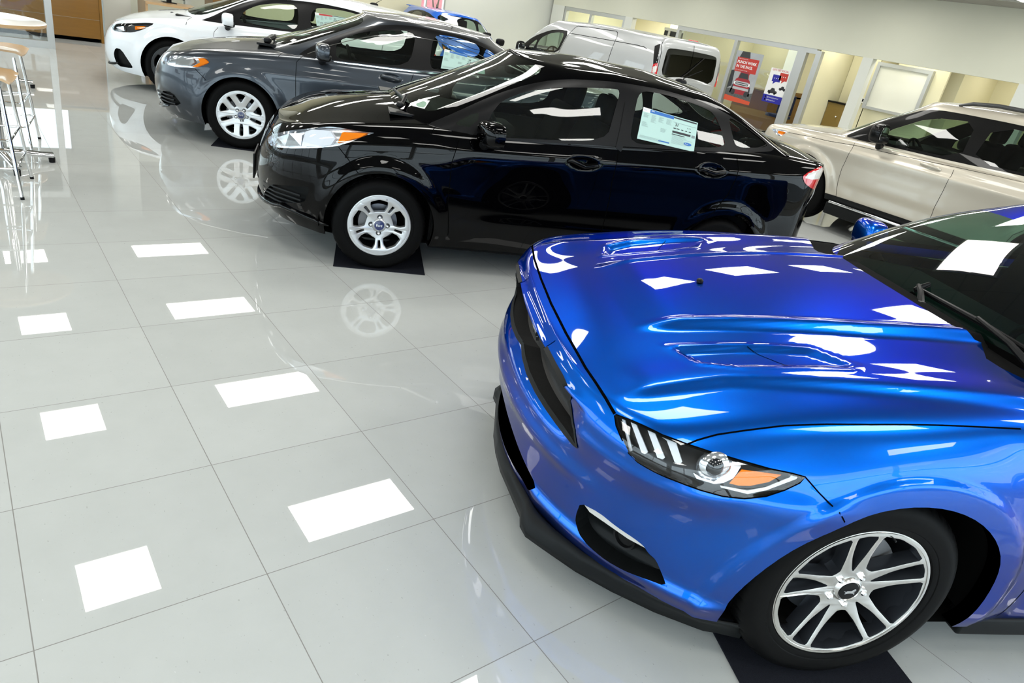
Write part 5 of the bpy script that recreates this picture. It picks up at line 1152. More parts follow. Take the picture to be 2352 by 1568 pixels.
def stool(x, y, rot, lab, hd=.26, hw=.26, hs=.735, hb=.93):
    t = thing('bar_stool', lab, 'stool', (x, y, 0), rot)
    prof = [(.26, -.012), (.22, .006), (.12, .012), (0, .006), (-.12, .0), (-.20, .012), (-.25, .04), (-.275, .075), (-.285, hb - hs - .01)]; bm = bmesh.new(); rows_ = []
    for i, (px_, pz) in enumerate(prof):
        rows_.append([(px_ + .03 * (j / 4 - 1)**2 * (i > 5), (.205 if i < 5 else .215) * (j / 4 - 1), hs + pz + .012 * (j / 4 - 1)**2 * (i < 6)) for j in range(9)])
    V = [bm.verts.new(p) for r in rows_ for p in r]
    for i in range(len(prof) - 1):
        for j in range(8): bm.faces.new((V[i * 9 + j], V[i * 9 + j + 1], V[i * 9 + j + 10], V[i * 9 + j + 9]))
    bmesh.ops.recalc_face_normals(bm, faces=bm.faces); bmesh.ops.solidify(bm, geom=list(bm.faces), thickness=.014); obj('seat', bm, M_WOODL, t)
    bm = bmesh.new(); A = [Vector((-.295 + .03 * (k / 8)**2, .225 * k / 8, hb)) for k in range(-8, 9)]; tube(bm, A, [.014] + [.022] * 15 + [.014], 12); obj('back_rest', bm, M_WOODL, t)
    for sx in (1, -1):
        for sy in (1, -1):
            bm = bmesh.new(); a = (sx * hd, sy * hw, 0); b = (sx * .20, sy * .175, hs - .02) if sx > 0 else (-.285, sy * .195, hb - .01)
            tube(bm, [a, b], .0115, 12); tube(bm, [a, Vector(a).lerp(Vector(b), .025)], .0128, 10, mi=1); obj('leg', bm, [M_CHROME, M_PLASTIC], t)
    for z in (.20, .38):
        k = z / hs; L = [Vector((sx * hd, sy * hw, 0)).lerp(Vector((sx * .20, sy * .175, hs)) if sx > 0 else Vector((-.285, sy * .195, hs)), k) for sx, sy in ((1, 1), (-1, 1), (-1, -1), (1, -1))]
        bm = bmesh.new(); tube(bm, [L[i].lerp(L[(i + 1) % 4], f) for i in range(4) for f in (.05, .5, .95)], .007, 8, True); obj('foot_ring', bm, M_CHROME, t)
stool(.705, 3.02, math.radians(-11), 'chrome bar stool with bent plywood seat, nearest at the left edge')
stool(.874, 4.275, math.radians(-11), 'plywood bar stool on the far side of the nearest bar table')
# ---------------------------------------------------------------- mats under the wheels
def mat_under(k, lx, ly, sz, lab, rot=0):
    x, y, t = POSE_[k]; F = Vector((math.cos(t), math.sin(t))); L = Vector((-math.sin(t), math.cos(t))); c = Vector((x, y)) + F * lx + L * ly
    bm = bmesh.new(); box(bm, -sz / 2, sz / 2, -sz / 2, sz / 2, 0, .006, .002); o = obj('floor_mat', bm, M_CARPET, None, False); o.location = (c.x, c.y, 0.0005); o.rotation_euler = (0, 0, t + rot); tag(o, lab, 'mat', 'carpet squares under the wheels')
POSE_ = dict(fiesta=(3.06141,1.86682,2.74011), fusion=(3.24423,5.17256,2.69407), mustang=(2.99375,-1.54292,2.64155))
mat_under('mustang', -.03, .67, .61, 'black carpet square under the front wheel of the blue coupe', math.radians(3)); mat_under('fiesta', -.045, .55, .61, 'black carpet square under the front wheel of the black sedan', math.radians(-3)); mat_under('fusion', -.03, .62, .61, 'black carpet square under the front wheel of the dark grey sedan')
# ---------------------------------------------------------------- posters on the office glass
def poster(name, y0, y1, z0, z1, lab):
    t = thing(name, lab, 'poster', (XF + .068, (y0 + y1) / 2, z0)); h = (y1 - y0) / 2
    q = Quad((0, h, z1 - z0), (0, -h, z1 - z0), (0, -h, 0), (0, h, 0), n=(-1, 0, 0)); return t, q
t, q = poster('poster', 8.42, 9.25, .62, 1.84, 'tall red and grey pickup truck poster reading PUNCH WORK IN THE FACE')
q.sheet('sheet', noise_mat('poster_sky', (.25, .27, .29), (.48, .50, .52), 4, .4), t)
truck = lambda s, cx, cy: [(cx + s * a, cy + s * b) for a, b in ((-.5, 0), (-.52, .3), (-.46, .5), (-.34, .56), (-.26, .8), (.26, .8), (.34, .56), (.46, .5), (.52, .3), (.5, 0))]
el = lambda cx, cy, rx, ry, n=16: [(cx + rx * math.cos(2 * math.pi * k / n), cy + ry * math.sin(2 * math.pi * k / n)) for k in range(n)]
P = [q.polys([([(.10, .78), (.22, 1), (.50, 1), (.60, .78)], 0), ([(0, .24), (0, .60), (.12, .62), (.16, .30)], 0), ([(.14, .16), (.9, .16), (.86, .34), (.18, .34)], 0)], .001), q.polys([([(0, .0), (1, .0), (1, .24), (.8, .20), (.2, .26), (0, .24)], 6)], .001), q.polys([([(0, 0), (1, 0), (1, .07), (0, .11)], 4)], .0015),
     q.polys([([(.10, .60), (.90, .60), (.90, .88), (.10, .88)], 1), ([(.55, .60), (.72, .60), (.68, .55)], 1)], .0016), q.polys([(truck(.58, .52, .16), 2)], .002), q.polys([([(.34, .48), (.70, .48), (.66, .585), (.38, .585)], 0), ([(.28, .33), (.76, .33), (.76, .42), (.28, .42)], 3), ([(.22, .25), (.82, .25), (.82, .30), (.22, .30)], 3), (el(.26, .375, .045, .03), 5), (el(.78, .375, .045, .03), 5), (el(.27, .19, .08, .06), 0), (el(.77, .19, .08, .06), 0), ([(.32, .35), (.72, .35), (.72, .362), (.32, .362)], 0), ([(.32, .385), (.72, .385), (.72, .397), (.32, .397)], 0)], .0026),
     q.text('PUNCH WORK', .13, .765, .075, .0024, .03, .95, k=5), q.text('IN THE FACE.', .13, .68, .075, .0024, .03, .93, k=5), q.text('THIS IS THE NEXT LEVEL', .15, .845, .022, .0024, k=5), q.text('SEE IT ON THE MOST CAPABLE', .13, .625, .022, .0024, k=5)]
# windscreen sits above the red box
V, F, mi = merge(*P[:3], P[4], *P[5:6], P[3], *P[6:]); vf('printing', V, F, [mat('poster_dark', (.03, .032, .035), .4), mat('poster_red', (.48, .03, .02), .4), mat('poster_truck_red', (.33, .02, .03), .4), mat('poster_grey', (.45, .46, .48), .4), mat('poster_orange', (.62, .08, .03), .4), mat('poster_white', (.8, .8, .8), .4), noise_mat('poster_rocks', (.01, .01, .01), (.16, .17, .17), 30, .5)], t, False, mi=mi)
t, q = poster('poster', 7.47, 8.10, .80, 1.60, 'white poster with red and blue speech bubbles reading LET\'S GET SOCIAL')
q.sheet('sheet', mat('poster_white'), t)
car_p = [(-.5, 0), (-.5, .16), (-.28, .2), (-.16, .36), (.14, .36), (.26, .2), (.5, .16), (.5, 0)]
P = [q.polys([([(0, 0), (1, 0), (1, .22), (0, .22)], 1), ([(.18, .62), (.55, .62), (.55, .82), (.18, .82)], 1), ([(.25, .62), (.38, .62), (.26, .54)], 1), ([(.47, .68), (.84, .68), (.84, .90), (.47, .90)], 2), ([(.62, .68), (.74, .68), (.62, .60)], 2),
      ([(.36 + .42 * a, .28 + .42 * b) for a, b in car_p], 0), ([(.76 + .30 * a, .42 + .30 * b) for a, b in car_p], 0), (el(.24, .28, .05, .035), 0), (el(.48, .28, .05, .035), 0), (el(.68, .42, .035, .025), 0), (el(.85, .42, .035, .025), 0), ([(.10, .13), (.15, .13), (.15, .18), (.10, .18)], 3), ([(.10, .05), (.15, .05), (.15, .10), (.10, .10)], 3)], .001),
     q.polys([(el(.28 + .085 * i, .72, .02, .014, 10), 3) for i in range(3)] + [(el(.57 + .085 * i, .79, .02, .014, 10), 3) for i in range(3)], .002), q.text("LET'S GET SOCIAL.", .08, .93, .075, .001, .02, .95, k=2), q.text('@WhiteysAutoFord', .19, .135, .05, .002, k=3), q.text('@WhiteysFord', .19, .055, .05, .002, k=3)]
V, F, mi = merge(*P); vf('printing', V, F, [M_INK, mat('poster_blue', (.012, .012, .30), .4), mat('poster_red'), mat('poster_white')], t, False, mi=mi)
# ---------------------------------------------------------------- office furniture
t = thing('office_desk', 'yellow wooden service desk behind the posters', 'desk', (18.4, 9.0, 0)); bx('front_panel', -.1, 0, -.75, 1.0, 0, .95, M_WOOD, t); bx('end_panel', -.1, .7, -.8, -.75, 0, 1.1, M_WOOD, t); bx('desktop', -.15, .7, -.8, 1.0, .95, .99, M_WOODD, t)
t = thing('chair', 'dark blue office chair behind the speech bubble poster', 'chair', (17.8, 8.1, 0)); bm = bmesh.new(); rbox(bm, (0, 0, .48), (.48, .48, .08), .03); rbox(bm, (.22, 0, .78), (.07, .44, .5), .03); obj('seat', bm, mat('dark_blue_fabric', (.01, .02, .08), .8), t); bm = bmesh.new(); tube(bm, [(0, 0, .03), (0, 0, .46)], .03, 10)
for k in range(5): tube(bm, [(0, 0, .07), (.28 * math.cos(k * 1.257), .28 * math.sin(k * 1.257), .03)], .018, 8)
obj('base', bm, M_PLASTIC, t)
t = thing('cabinet', 'brown low cabinet door with round knob in the office opening', 'cabinet', (18.05, 6.66, 0)); bx('door', 0, .05, -.32, .33, 0, 1.08, M_WOODD, t); bx('top', -.03, .4, -.33, .34, 1.08, 1.12, M_PLASTIC, t); bm = bmesh.new(); sblob(bm, (-.03, .0, .78), (.025, .025, .025), 1, 12); obj('knob', bm, M_CHROME, t)
t = thing('thermostat', 'small white thermostat on the cream wall beside the grey framed board', 'thermostat', (17.95, 6.13, 1.27))
bx('housing', -.02, .03, -.08, .08, -.06, .06, mat('white_plastic', (.75, .75, .72), .4), t, .008); bx('display', -.024, -.019, -.055, .01, -.02, .045, M_PLASTIC, t)
struct(bx('wall_office_9', 17.98, 18.04, 6.03, 6.25, 0, 2.75, M_WALLY))
struct(bx('wall_office_10', 17.98, 18.04, 5.60, 6.05, 0, 1.12, M_WALLY))
# ================================================================= the cars
POSE = dict(fiesta=(3.06141,1.86682,2.74011), fusion=(3.24423,5.17256,2.69407), mustang=(2.99375,-1.54292,2.64155), focus=(3.16117,8.00222,2.81624), explorer=(9.8102,1.77009,1.50875), van=(11.20113,9.76933,1.54383))
def car(k, name, label, cat='car'):
    x, y, t = POSE[k]; return thing(name, label, cat, (x, y, 0), t)
def V3(L): return [Vector(p) for p in L]
def YZ(L, y=.8): return [(x, y, z) for x, z in L]
# ---- blue sports coupe in front
def build_coupe():
    R = car('mustang', 'sports_coupe', 'metallic blue sports coupe with long bulged hood, nearest to the viewer')
    G = sf_mustang(); Gh = gh_mustang(); S = Shell(G); T = Shell(Gh); k = 'mustang'
    S.cut(circ(-.04, .295, .425), (0, 1, 0), 90); S.cut(circ(-2.76, .30, .425), (0, 1, 0), 90)
    S.cut([(p.x, p.y, 0) for p in [Vector((.845, -.12, 0))] + fe(k, 'hoodfront')[1:] + fe(k, 'hoodside')[1:] + [Vector((-.52, .82, 0)), Vector((-.585, .80, 0))] + [p for p in fe(k, 'hoodrear')[::-1]]], (0, 0, 1), 20, minz=.72)
    hr = [p for p in fe(k, 'hoodrear')]
    S.cut([(p.x + .001, p.y, 0) for p in hr] + [(-.585, .80, 0), (-.95, .80, 0), (-.95, -.6, 0)], (0, 0, 1), 24, keep={0}, minz=.8)
    S.cut(hole_contour(Gh, .04), (0, 0, 1), 91, minz=.75)
    S.cut(fe(k, 'headlight'), (.5, .75, .45), 10, keep={0, 20})
    g = [p for p in fe(k, 'grille')]
    S.cut([(p.x, p.y, p.z) for p in [Vector((.91, -.3, .725))] + g[2:] + [Vector((.92, -.3, .655))]], (1, 0, .05), 12, rnd=1, keep={0})
    S.cut([(.9, -.3, .40), (.9, .04, .40), (.9, .20, .37), (.87, .31, .33), (.81, .43, .285), (.8, .41, .25), (.8, .36, .225), (.8, .2, .215), (.8, -.3, .21)], (1, 0, .1), 15, rnd=1, keep={0})
    S.cut(fe(k, 'fog'), (.7, .7, .1), 11, rnd=1, keep={0})
    S.cut([(.3, .95, .76), (.1, .95, .64), (-.75, .93, .60), (-.78, .93, .30)], (0, 1, 0), 90) if False else None
    S.cut([(-.62, .9, .22), (-.66, .9, .86), (-.80, .9, 1.2), (-1.95, .9, 1.2), (-1.85, .9, .5), (-1.78, .9, .22)], (0, 1, 0), 21, keep={0}, minz=.22)
    S.finish()
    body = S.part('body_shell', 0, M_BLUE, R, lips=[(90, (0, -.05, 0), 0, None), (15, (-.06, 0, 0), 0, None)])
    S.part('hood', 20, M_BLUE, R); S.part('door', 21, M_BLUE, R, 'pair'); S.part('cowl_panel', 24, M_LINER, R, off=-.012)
    gs = [S.ribbon([p for p in fe(k, 'hoodfront') if p.y > -.05] , .009, .0006), S.ribbon(fe(k, 'hoodside')[3:], .005, .0006), S.ribbon(fe(k, 'seam') + [Vector((.20, .97, .665))], .004, .0006),
          S.ribbon(fe(k, 'headlight'), .008, .0006, closed=True)]
    gs.append(S.ribbon([(.31, .452, .9), (.22, .595, .9)], .0025, .0006))
    gs.append(S.ribbon([(.915, .28, .745), (.87, .28, .77)], .003, .0006))
    gs.append(S.ribbon([(-.62, .9, .22), (-.66, .9, .86), (-.74, .86, .92)], .004, .0006))
    strips('panel_gap', gs, M_GAP, R)
    vv = Vector((-.5, -.75, -.45)).normalized()
    hs = S.recess('headlight', 10, vv * .045, M_LAMPK, R); ln = S.part('lens', 10, M_LENS, R, 'pair', off=.0015)
    for i, h in enumerate(hs): ln[i].parent = h
    for nm in ('bar1', 'bar2', 'bar3', 'bar4'): pair('light_bar', patch(fe(k, nm), vv * .010, .014), M_LAMPW, hs, False)
    pair('amber_reflector', patch(fe(k, 'amber'), vv * .009, .012), M_AMBER, hs, False)
    pair('daylight_strip', patch(fe(k, 'drl'), vv * .006, .010), M_LAMPW, hs, False)
    c = Vector(fe(k, 'projector')[0]) + vv * .030
    bm = bmesh.new(); sblob(bm, c, (.050, .030, .046), 1, 28); pair('projector_bowl', bm, M_LAMPC, hs)
    bm = bmesh.new(); sblob(bm, c - vv * .020, (.026, .022, .028), 1, 24); pair('projector_lens', bm, mat('dark_projector_glass', (.01, .012, .015), .03, coat=1), hs)
    for nm in ('chrome_a', 'chrome_b'): pair('lamp_reflector', patch(fe(k, nm), vv * .012, .018), M_LAMPC, hs, False)
    # upper grille
    gm = noise_mat('black_grille_mesh', (.002, .002, .002), (.03, .03, .03), 260, .5, detail=1)
    gr = S.recess('upper_grille', 12, (-.07, 0, -.012), gm, R, 'both')[0]
    gp = [p for p in g if p.y > .0]
    strips('grille_surround', [S.ribbon(g[3:17], .016, .002)], M_MATTE, gr)
    V = [(.868, -.0 + x * .055, .675 + y * .05) for x, y in HORSE]; bm = bmesh.new(); f = bm.faces.new([bm.verts.new(v) for v in V])
    r = bmesh.ops.extrude_face_region(bm, geom=[f]); bmesh.ops.translate(bm, verts=[v for v in r['geom'] if isinstance(v, bmesh.types.BMVert)], vec=(.012, 0, 0)); bmesh.ops.triangulate(bm, faces=bm.faces)
    obj('horse_emblem', bm, M_CHROME, gr, False)
    S.recess('lower_grille', 15, (-.10, 0, -.01), M_PLASTIC, R, 'both')
    fp = S.recess('fog_lamp_pocket', 11, (-.05, -.045, .0), M_MATTE, R)
    fl = fe(k, 'foglamp')[0] + Vector((-.045, -.04, 0)); bm = bmesh.new()
    lathe(bm, [(.0, .0), (.030, .002), (.034, .012), (.040, .014), (.044, .0), (.044, -.04)], 28)
    q = Vector((0, 1, 0)).rotation_difference(Vector((.75, .6, .05)))
    for v in bm.verts: v.co = q @ v.co + fl
    pair('fog_lamp', bm, M_PLASTIC, fp)
    pair('indicator_strip', patch([Vector(p) for p in fe(k, 'signal')], Vector((-.010, -.010, 0)), .02), M_CLEARW, fp, False)
    # splitter
    out = [(.935, 0), (.93, .12), (.908, .26), (.890, .38), (.897, .43), (.885, .48), (.835, .535), (.74, .635), (.64, .715), (.52, .795), (.40, .855), (.27, .89)]
    V, F = [], []
    for i, (x, y) in enumerate(out):
        p, n = S.snap((x, y, .195)); q = Vector((p.x - .03, max(0, p.y - .03 * (y / .9)), .17)); t = .012 * (1 - i / 14)
        V += [(q.x, q.y, .168), (p.x + .002, p.y + (.002 if y else 0), .200), ((p.x + x) / 2 + .004, (p.y + y) / 2, .165), (x, y, .142), (x, y, .118), (q.x, q.y, .112)]
    n = len(out)
    for i in range(n - 1):
        for j in range(5): a = i * 6 + j; F.append((a, a + 1, a + 7, a + 6))
    V2, F2 = mirror_vf(V, F); vf('front_splitter', V + V2, F + [tuple(i + len(V) for i in t) for t in F2], M_MATTE, R, True)
    bm = bmesh.new()
    for s in (1, -1): box(bm, -2.25, -.52, min(s * .80, s * .872), max(s * .80, s * .872), .125, .20, .012)
    obj('side_skirt', bm, M_MATTE, R)
    # glasshouse
    T.cut([(-.83, .8, .985), (-.93, .8, 1.05), (-1.3, .8, 1.245), (-1.7, .8, 1.30), (-2.1, .8, 1.28), (-2.45, .8, 1.16), (-2.5, .8, 1.06), (-1.8, .8, 1.0)], (0, 1, 0), 30, rnd=1)
    T.cut([(-.93, .8, 1.01), (-1.0, .8, 1.07), (-1.32, .8, 1.235), (-1.7, .8, 1.275), (-1.95, .8, 1.26), (-2.0, .8, 1.03)], (0, 1, 0), 31, rnd=1, keep={30})
    T.cut([(-.50, -.3, .96), (-.54, .3, .96), (-.58, .52, .965), (-.70, .665, .99), (-.86, .675, 1.07), (-1.06, .635, 1.18), (-1.26, .585, 1.265), (-1.24, .49, 1.275), (-1.21, .3, 1.285), (-1.20, 0, 1.29), (-1.20, -.3, 1.285)], (1, 0, .6), 40, keep={0, 30})
    T.cut([(-2.3, -.3, 1.32), (-2.3, .42, 1.30), (-2.75, .52, 1.1), (-2.9, .5, 1.05), (-2.95, -.3, 1.06)], (-1, 0, .8), 41, rnd=1, keep={0})
    T.finish()
    T.part('roof', 0, M_BLUE, R); T.part('window_frame', 30, M_PLASTIC, R, 'pair'); T.part('side_window', 31, M_GLASS, R, 'pair')
    T.part('windscreen', 40, glass_mat('green_windscreen_glass', (.26, .50, .42)), R, off=.001); T.part('rear_window', 41, M_GLASSD, R)
    V, F, N = T.arrays(40)
    for side in (1,):
        L = []
        L.append(T.ribbon([(-.60, -.62, .985), (-.575, -.4, .985), (-.555, 0, .985), (-.575, .4, .985), (-.62, .62, .99)], .03, .002, .04))
        L.append(T.ribbon([(-1.20, -.5, 1.28), (-1.195, 0, 1.29), (-1.20, .5, 1.28)], .02, .0015, .04))
        strips('windscreen_seal', L, M_GAP, R, False)
    bm = bmesh.new()
    def blade(a, c, b, pv):
        A, Cc, Bb = [T.snap(p, .016)[0] for p in (a, c, b)]; tube(bm, [A, Cc, Bb], [.007, .011, .007], 8)
        A, Cc, Bb = [T.snap(p, .006)[0] for p in (a, c, b)]; tube(bm, [A, Cc, Bb], .005, 6)
        pv = Vector(pv); m1 = T.snap(c, .028)[0]; tube(bm, [pv, pv.lerp(m1, .5) + Vector((0, 0, .012)), m1], [.016, .011, .008], 8); sblob(bm, pv, (.022, .022, .018), .8, 12)
    blade((-.66, -.60, 1.01), (-.605, -.32, 1.015), (-.585, -.04, 1.015), (-.53, .12, .995)); blade((-.60, .02, 1.02), (-.615, .30, 1.02), (-.645, .55, 1.02), (-.56, .66, .985))
    obj('wiper_arms', bm, M_PLASTIC, R)
    bm = bmesh.new(); p, n = S.snap((.29, -.70, .88)); sblob(bm, p + n * .006, (.012, .014, .010), .8, 10); obj('washer_nozzle', bm, M_PLASTIC, R)
    make_mirrors(R, -1.08, 1.00, .985, M_BLUE, (.075, .12, .075))
    put_wheels(R, 'sport', .346, .24, .243, .925, 2.72)
    cabin(R, -1.45, -2.15, .22, .76, x0=-.75, x1=-2.7, dash=.93, zb=.9, big=.97)
    underbody(R, G, .185); liners(R, .425, .90, 2.72, .295, -.04)
    return S, T
def ws_poly(L): return L
# ---- the black compact sedan
def build_black():
    R = car('fiesta', 'sedan', 'gloss black compact sedan with silver alloy wheel, parked behind the blue coupe')
    f = 'fiesta'; P = par_fiesta()
    cfg = dict(ld=(.45, .85, .2), lamps=[('lampb', M_LAMPC, .018), ('lampa', M_LAMPW, .010), ('amber', M_AMBER, .006)], lampm=M_LAMPC,
      grille=[(.8, -.3, .60), (.8, .22, .60), (.8, .31, .52), (.8, .27, .42), (.8, .20, .37), (.8, -.3, .37)],
      hood=[(.73, -.2, .72)] + V3([(.75, .04, .72), (.71, .40, .76), (.69, .51, .75), (.59, .67, .81), (.47, .75, .85), (.37, .755, .89), (.10, .74, .95), (-.2, .72, .99), (-.36, .70, 1.0), (-.33, .52, 1.0), (-.18, .4, 1.0), (-.08, .2, 1.02), (-.05, -.2, 1.02)]),
      rear=[(-1.60, 1.3), (-2.40, 1.3), (-2.45, 1.10), (-2.475, 1.0), (-2.47, .92), (-2.44, .80), (-2.36, .67), (-2.22, .54), (-2.12, .40), (-2.10, .29)], doorlow=.29,
      gap=[[(.75, 0, .72), (.73, .2, .735), (.71, .40, .755), (.69, .51, .75)], [(.37, .755, .89), (.10, .74, .95), (-.2, .72, .99), (-.34, .70, 1.0)], [(-.30, .74, .985), (-.27, .80, .93)], [(-3.15, .72, 1.10), (-3.32, .60, 1.02)]],
      tail=fe(f, 'tail'), tailr=fe(f, 'tailw'),
      trim=YZ([(-.24, .965), (-.44, 1.075), (-.57, 1.15), (-.71, 1.225), (-.88, 1.30), (-1.05, 1.355), (-1.22, 1.385), (-1.50, 1.41), (-1.84, 1.41), (-2.12, 1.385), (-2.35, 1.335), (-2.55, 1.26), (-2.76, 1.175), (-2.80, 1.145), (-2.76, 1.125), (-2.46, 1.09), (-1.54, 1.02), (-.75, .95), (-.47, .94), (-.27, .945)]),
      glass=[YZ([(-.61, .96), (-.64, 1.08), (-.71, 1.18), (-.88, 1.265), (-1.09, 1.32), (-1.45, 1.365), (-1.52, 1.365), (-1.49, 1.24), (-1.45, 1.035), (-.78, .97)]),
             YZ([(-1.66, 1.38), (-1.84, 1.385), (-2.11, 1.355), (-2.26, 1.32), (-2.34, 1.19), (-2.37, 1.11), (-1.97, 1.075), (-1.62, 1.045), (-1.63, 1.22)]),
             YZ([(-2.38, 1.31), (-2.50, 1.275), (-2.68, 1.20), (-2.74, 1.165), (-2.70, 1.145), (-2.46, 1.12), (-2.42, 1.20)]),
             YZ([(-.42, 1.0), (-.45, 1.03), (-.555, 1.09), (-.575, 1.085), (-.55, 1.0)])],
      ws=V3([(-.08, -.3, 1.04), (-.12, .25, 1.04), (-.16, .40, 1.035), (-.22, .54, 1.02), (-.29, .625, 1.03), (-.40, .62, 1.10), (-.55, .60, 1.18), (-.72, .59, 1.265), (-.87, .585, 1.33), (-1.0, .55, 1.385), (-.96, .45, 1.42), (-.88, .25, 1.44), (-.86, -.3, 1.445)]),
      rw=V3([(-2.40, -.3, 1.42), (-2.40, .40, 1.40), (-2.62, .52, 1.32), (-2.88, .60, 1.18), (-2.96, .5, 1.15), (-3.0, -.3, 1.15)]),
      fogbars=None)
    cfg['ribS'] = []
    S, T = build_family(f, P, R, M_BLACK, cfg)
    # fog grille slats, front grille bars, bumper lip
    fg = fe(f, 'fog'); bm = bmesh.new()
    for z in (.32, .355, .39, .425): 
        a = S.snap((.74, .40 + (z - .32) * .8, z), -.004)[0]; c = S.snap((.66, .62, z + .01), -.002)[0]; b = S.snap((.50, .77, z + .012), -.004)[0]; tube(bm, [a, c, b], .008, 8)
    pair('fog_lamp_slats', bm, M_MATTE, [R, R])
    bm = bmesh.new()
    for z in (.40, .44, .48, .52, .56, .59):
        L = [S.snap((.83, y, z), .004)[0] for y in (-.28, -.2, -.1, 0, .1, .2, .28)]; w_ = .22 + .28 * min(1, (z - .36) / .2) * .3; L = [p for p in L if abs(p.y) < .29]; tube(bm, L, .006, 8)
    obj('grille_bars', bm, M_CHROME, R)
    bm = bmesh.new(); rbox(bm, (.835, 0, .44), (.012, .34, .17), .004); obj('plate_bracket', bm, [M_PLASTIC], R)
    L = []
    for y in np.linspace(0, .80, 14):
        p, n = S.snap((.85 - .1 * y * y, y, .235)); L.append(p + n * .012)
    for x in (.50, .40, .34):
        p, n = S.snap((x, .9, .25)); L.append(p + n * .004)
    bm = bmesh.new(); tube(bm, L, [.016] * 14 + [.014, .012, .006], 10); pair('front_lip', bm, M_BLACK, [R, R])
    handle(R, S, -1.31, .885, M_BLACK); handle(R, S, -2.27, .955, M_BLACK)
    make_mirrors(R, -.63, .95, 1.005, M_BLACK, (.082, .122, .076), strip=True)
    T2 = [T.ribbon([(-.30, .8, .955), (-.75, .8, .945), (-1.54, .8, 1.01), (-2.46, .78, 1.08), (-2.78, .6, 1.13)], .006, .003, .04)]
    strips('belt_moulding', T2, M_PLASTIC, R)
    T3 = [T.ribbon([(-.50, .9, 1.0), (-.60, .9, 1.13)], .05, .003, .02), T.ribbon([(-1.545, .9, 1.0), (-1.585, .9, 1.38)], .05, .004, .02)]
    strips('door_pillar_cover', T3, M_PLASTIC, R)
    put_wheels(R, 'five', .3075, .195, .203, .835, P['wb'])
    cabin(R, -1.30, -2.05, .18, .74, x0=-.35, x1=-2.75, dash=.98, zb=.92, big=.99)
    def on(x, z, o): return T.snap((x, .9, z), o)[0]
    window_sheet(R, (on(-1.70, 1.375, .003), on(-2.13, 1.335, .003), on(-2.11, 1.085, .003), on(-1.67, 1.125, .003)), M_INKB, '31', 'FIESTA')
    # registration slip behind the windscreen and wipers
    q = [T.snap(p, .003)[0] for p in ((-.22, .42, 1.07), (-.28, .50, 1.09), (-.24, .58, 1.045), (-.17, .49, 1.035))]
    vf('windscreen_slip', q, [(0, 1, 2, 3)], M_PAPERW, R, False)
    bm = bmesh.new()
    A = [T.snap(p, .018)[0] for p in ((-.14, .40, 1.05), (-.09, 0, 1.06), (-.12, -.3, 1.05))]; tube(bm, A, [.008, .011, .007], 8)
    tube(bm, [(-.10, .48, 1.035), T.snap((-.15, .35, 1.06), .03)[0]], .013, 8); sblob(bm, (-.09, .48, 1.035), (.025, .03, .02), .8, 12)
    obj('wiper_arms', bm, M_PLASTIC, R)
    bm = bmesh.new(); box(bm, -.20, -.02, -.6, .6, .985, 1.0); obj('cowl_panel', bm, M_PLASTIC, R)
    bm = bmesh.new()   # roof aerial
    p, n = T.snap((-2.28, 0, 1.45)); sblob(bm, p, (.05, .03, .025), .8, 14); tube(bm, [p, p + Vector((-.02, 0, .03)), p + Vector((-.16, .0, .11))], [.007, .004, .002], 8); obj('roof_aerial', bm, M_PLASTIC, R)
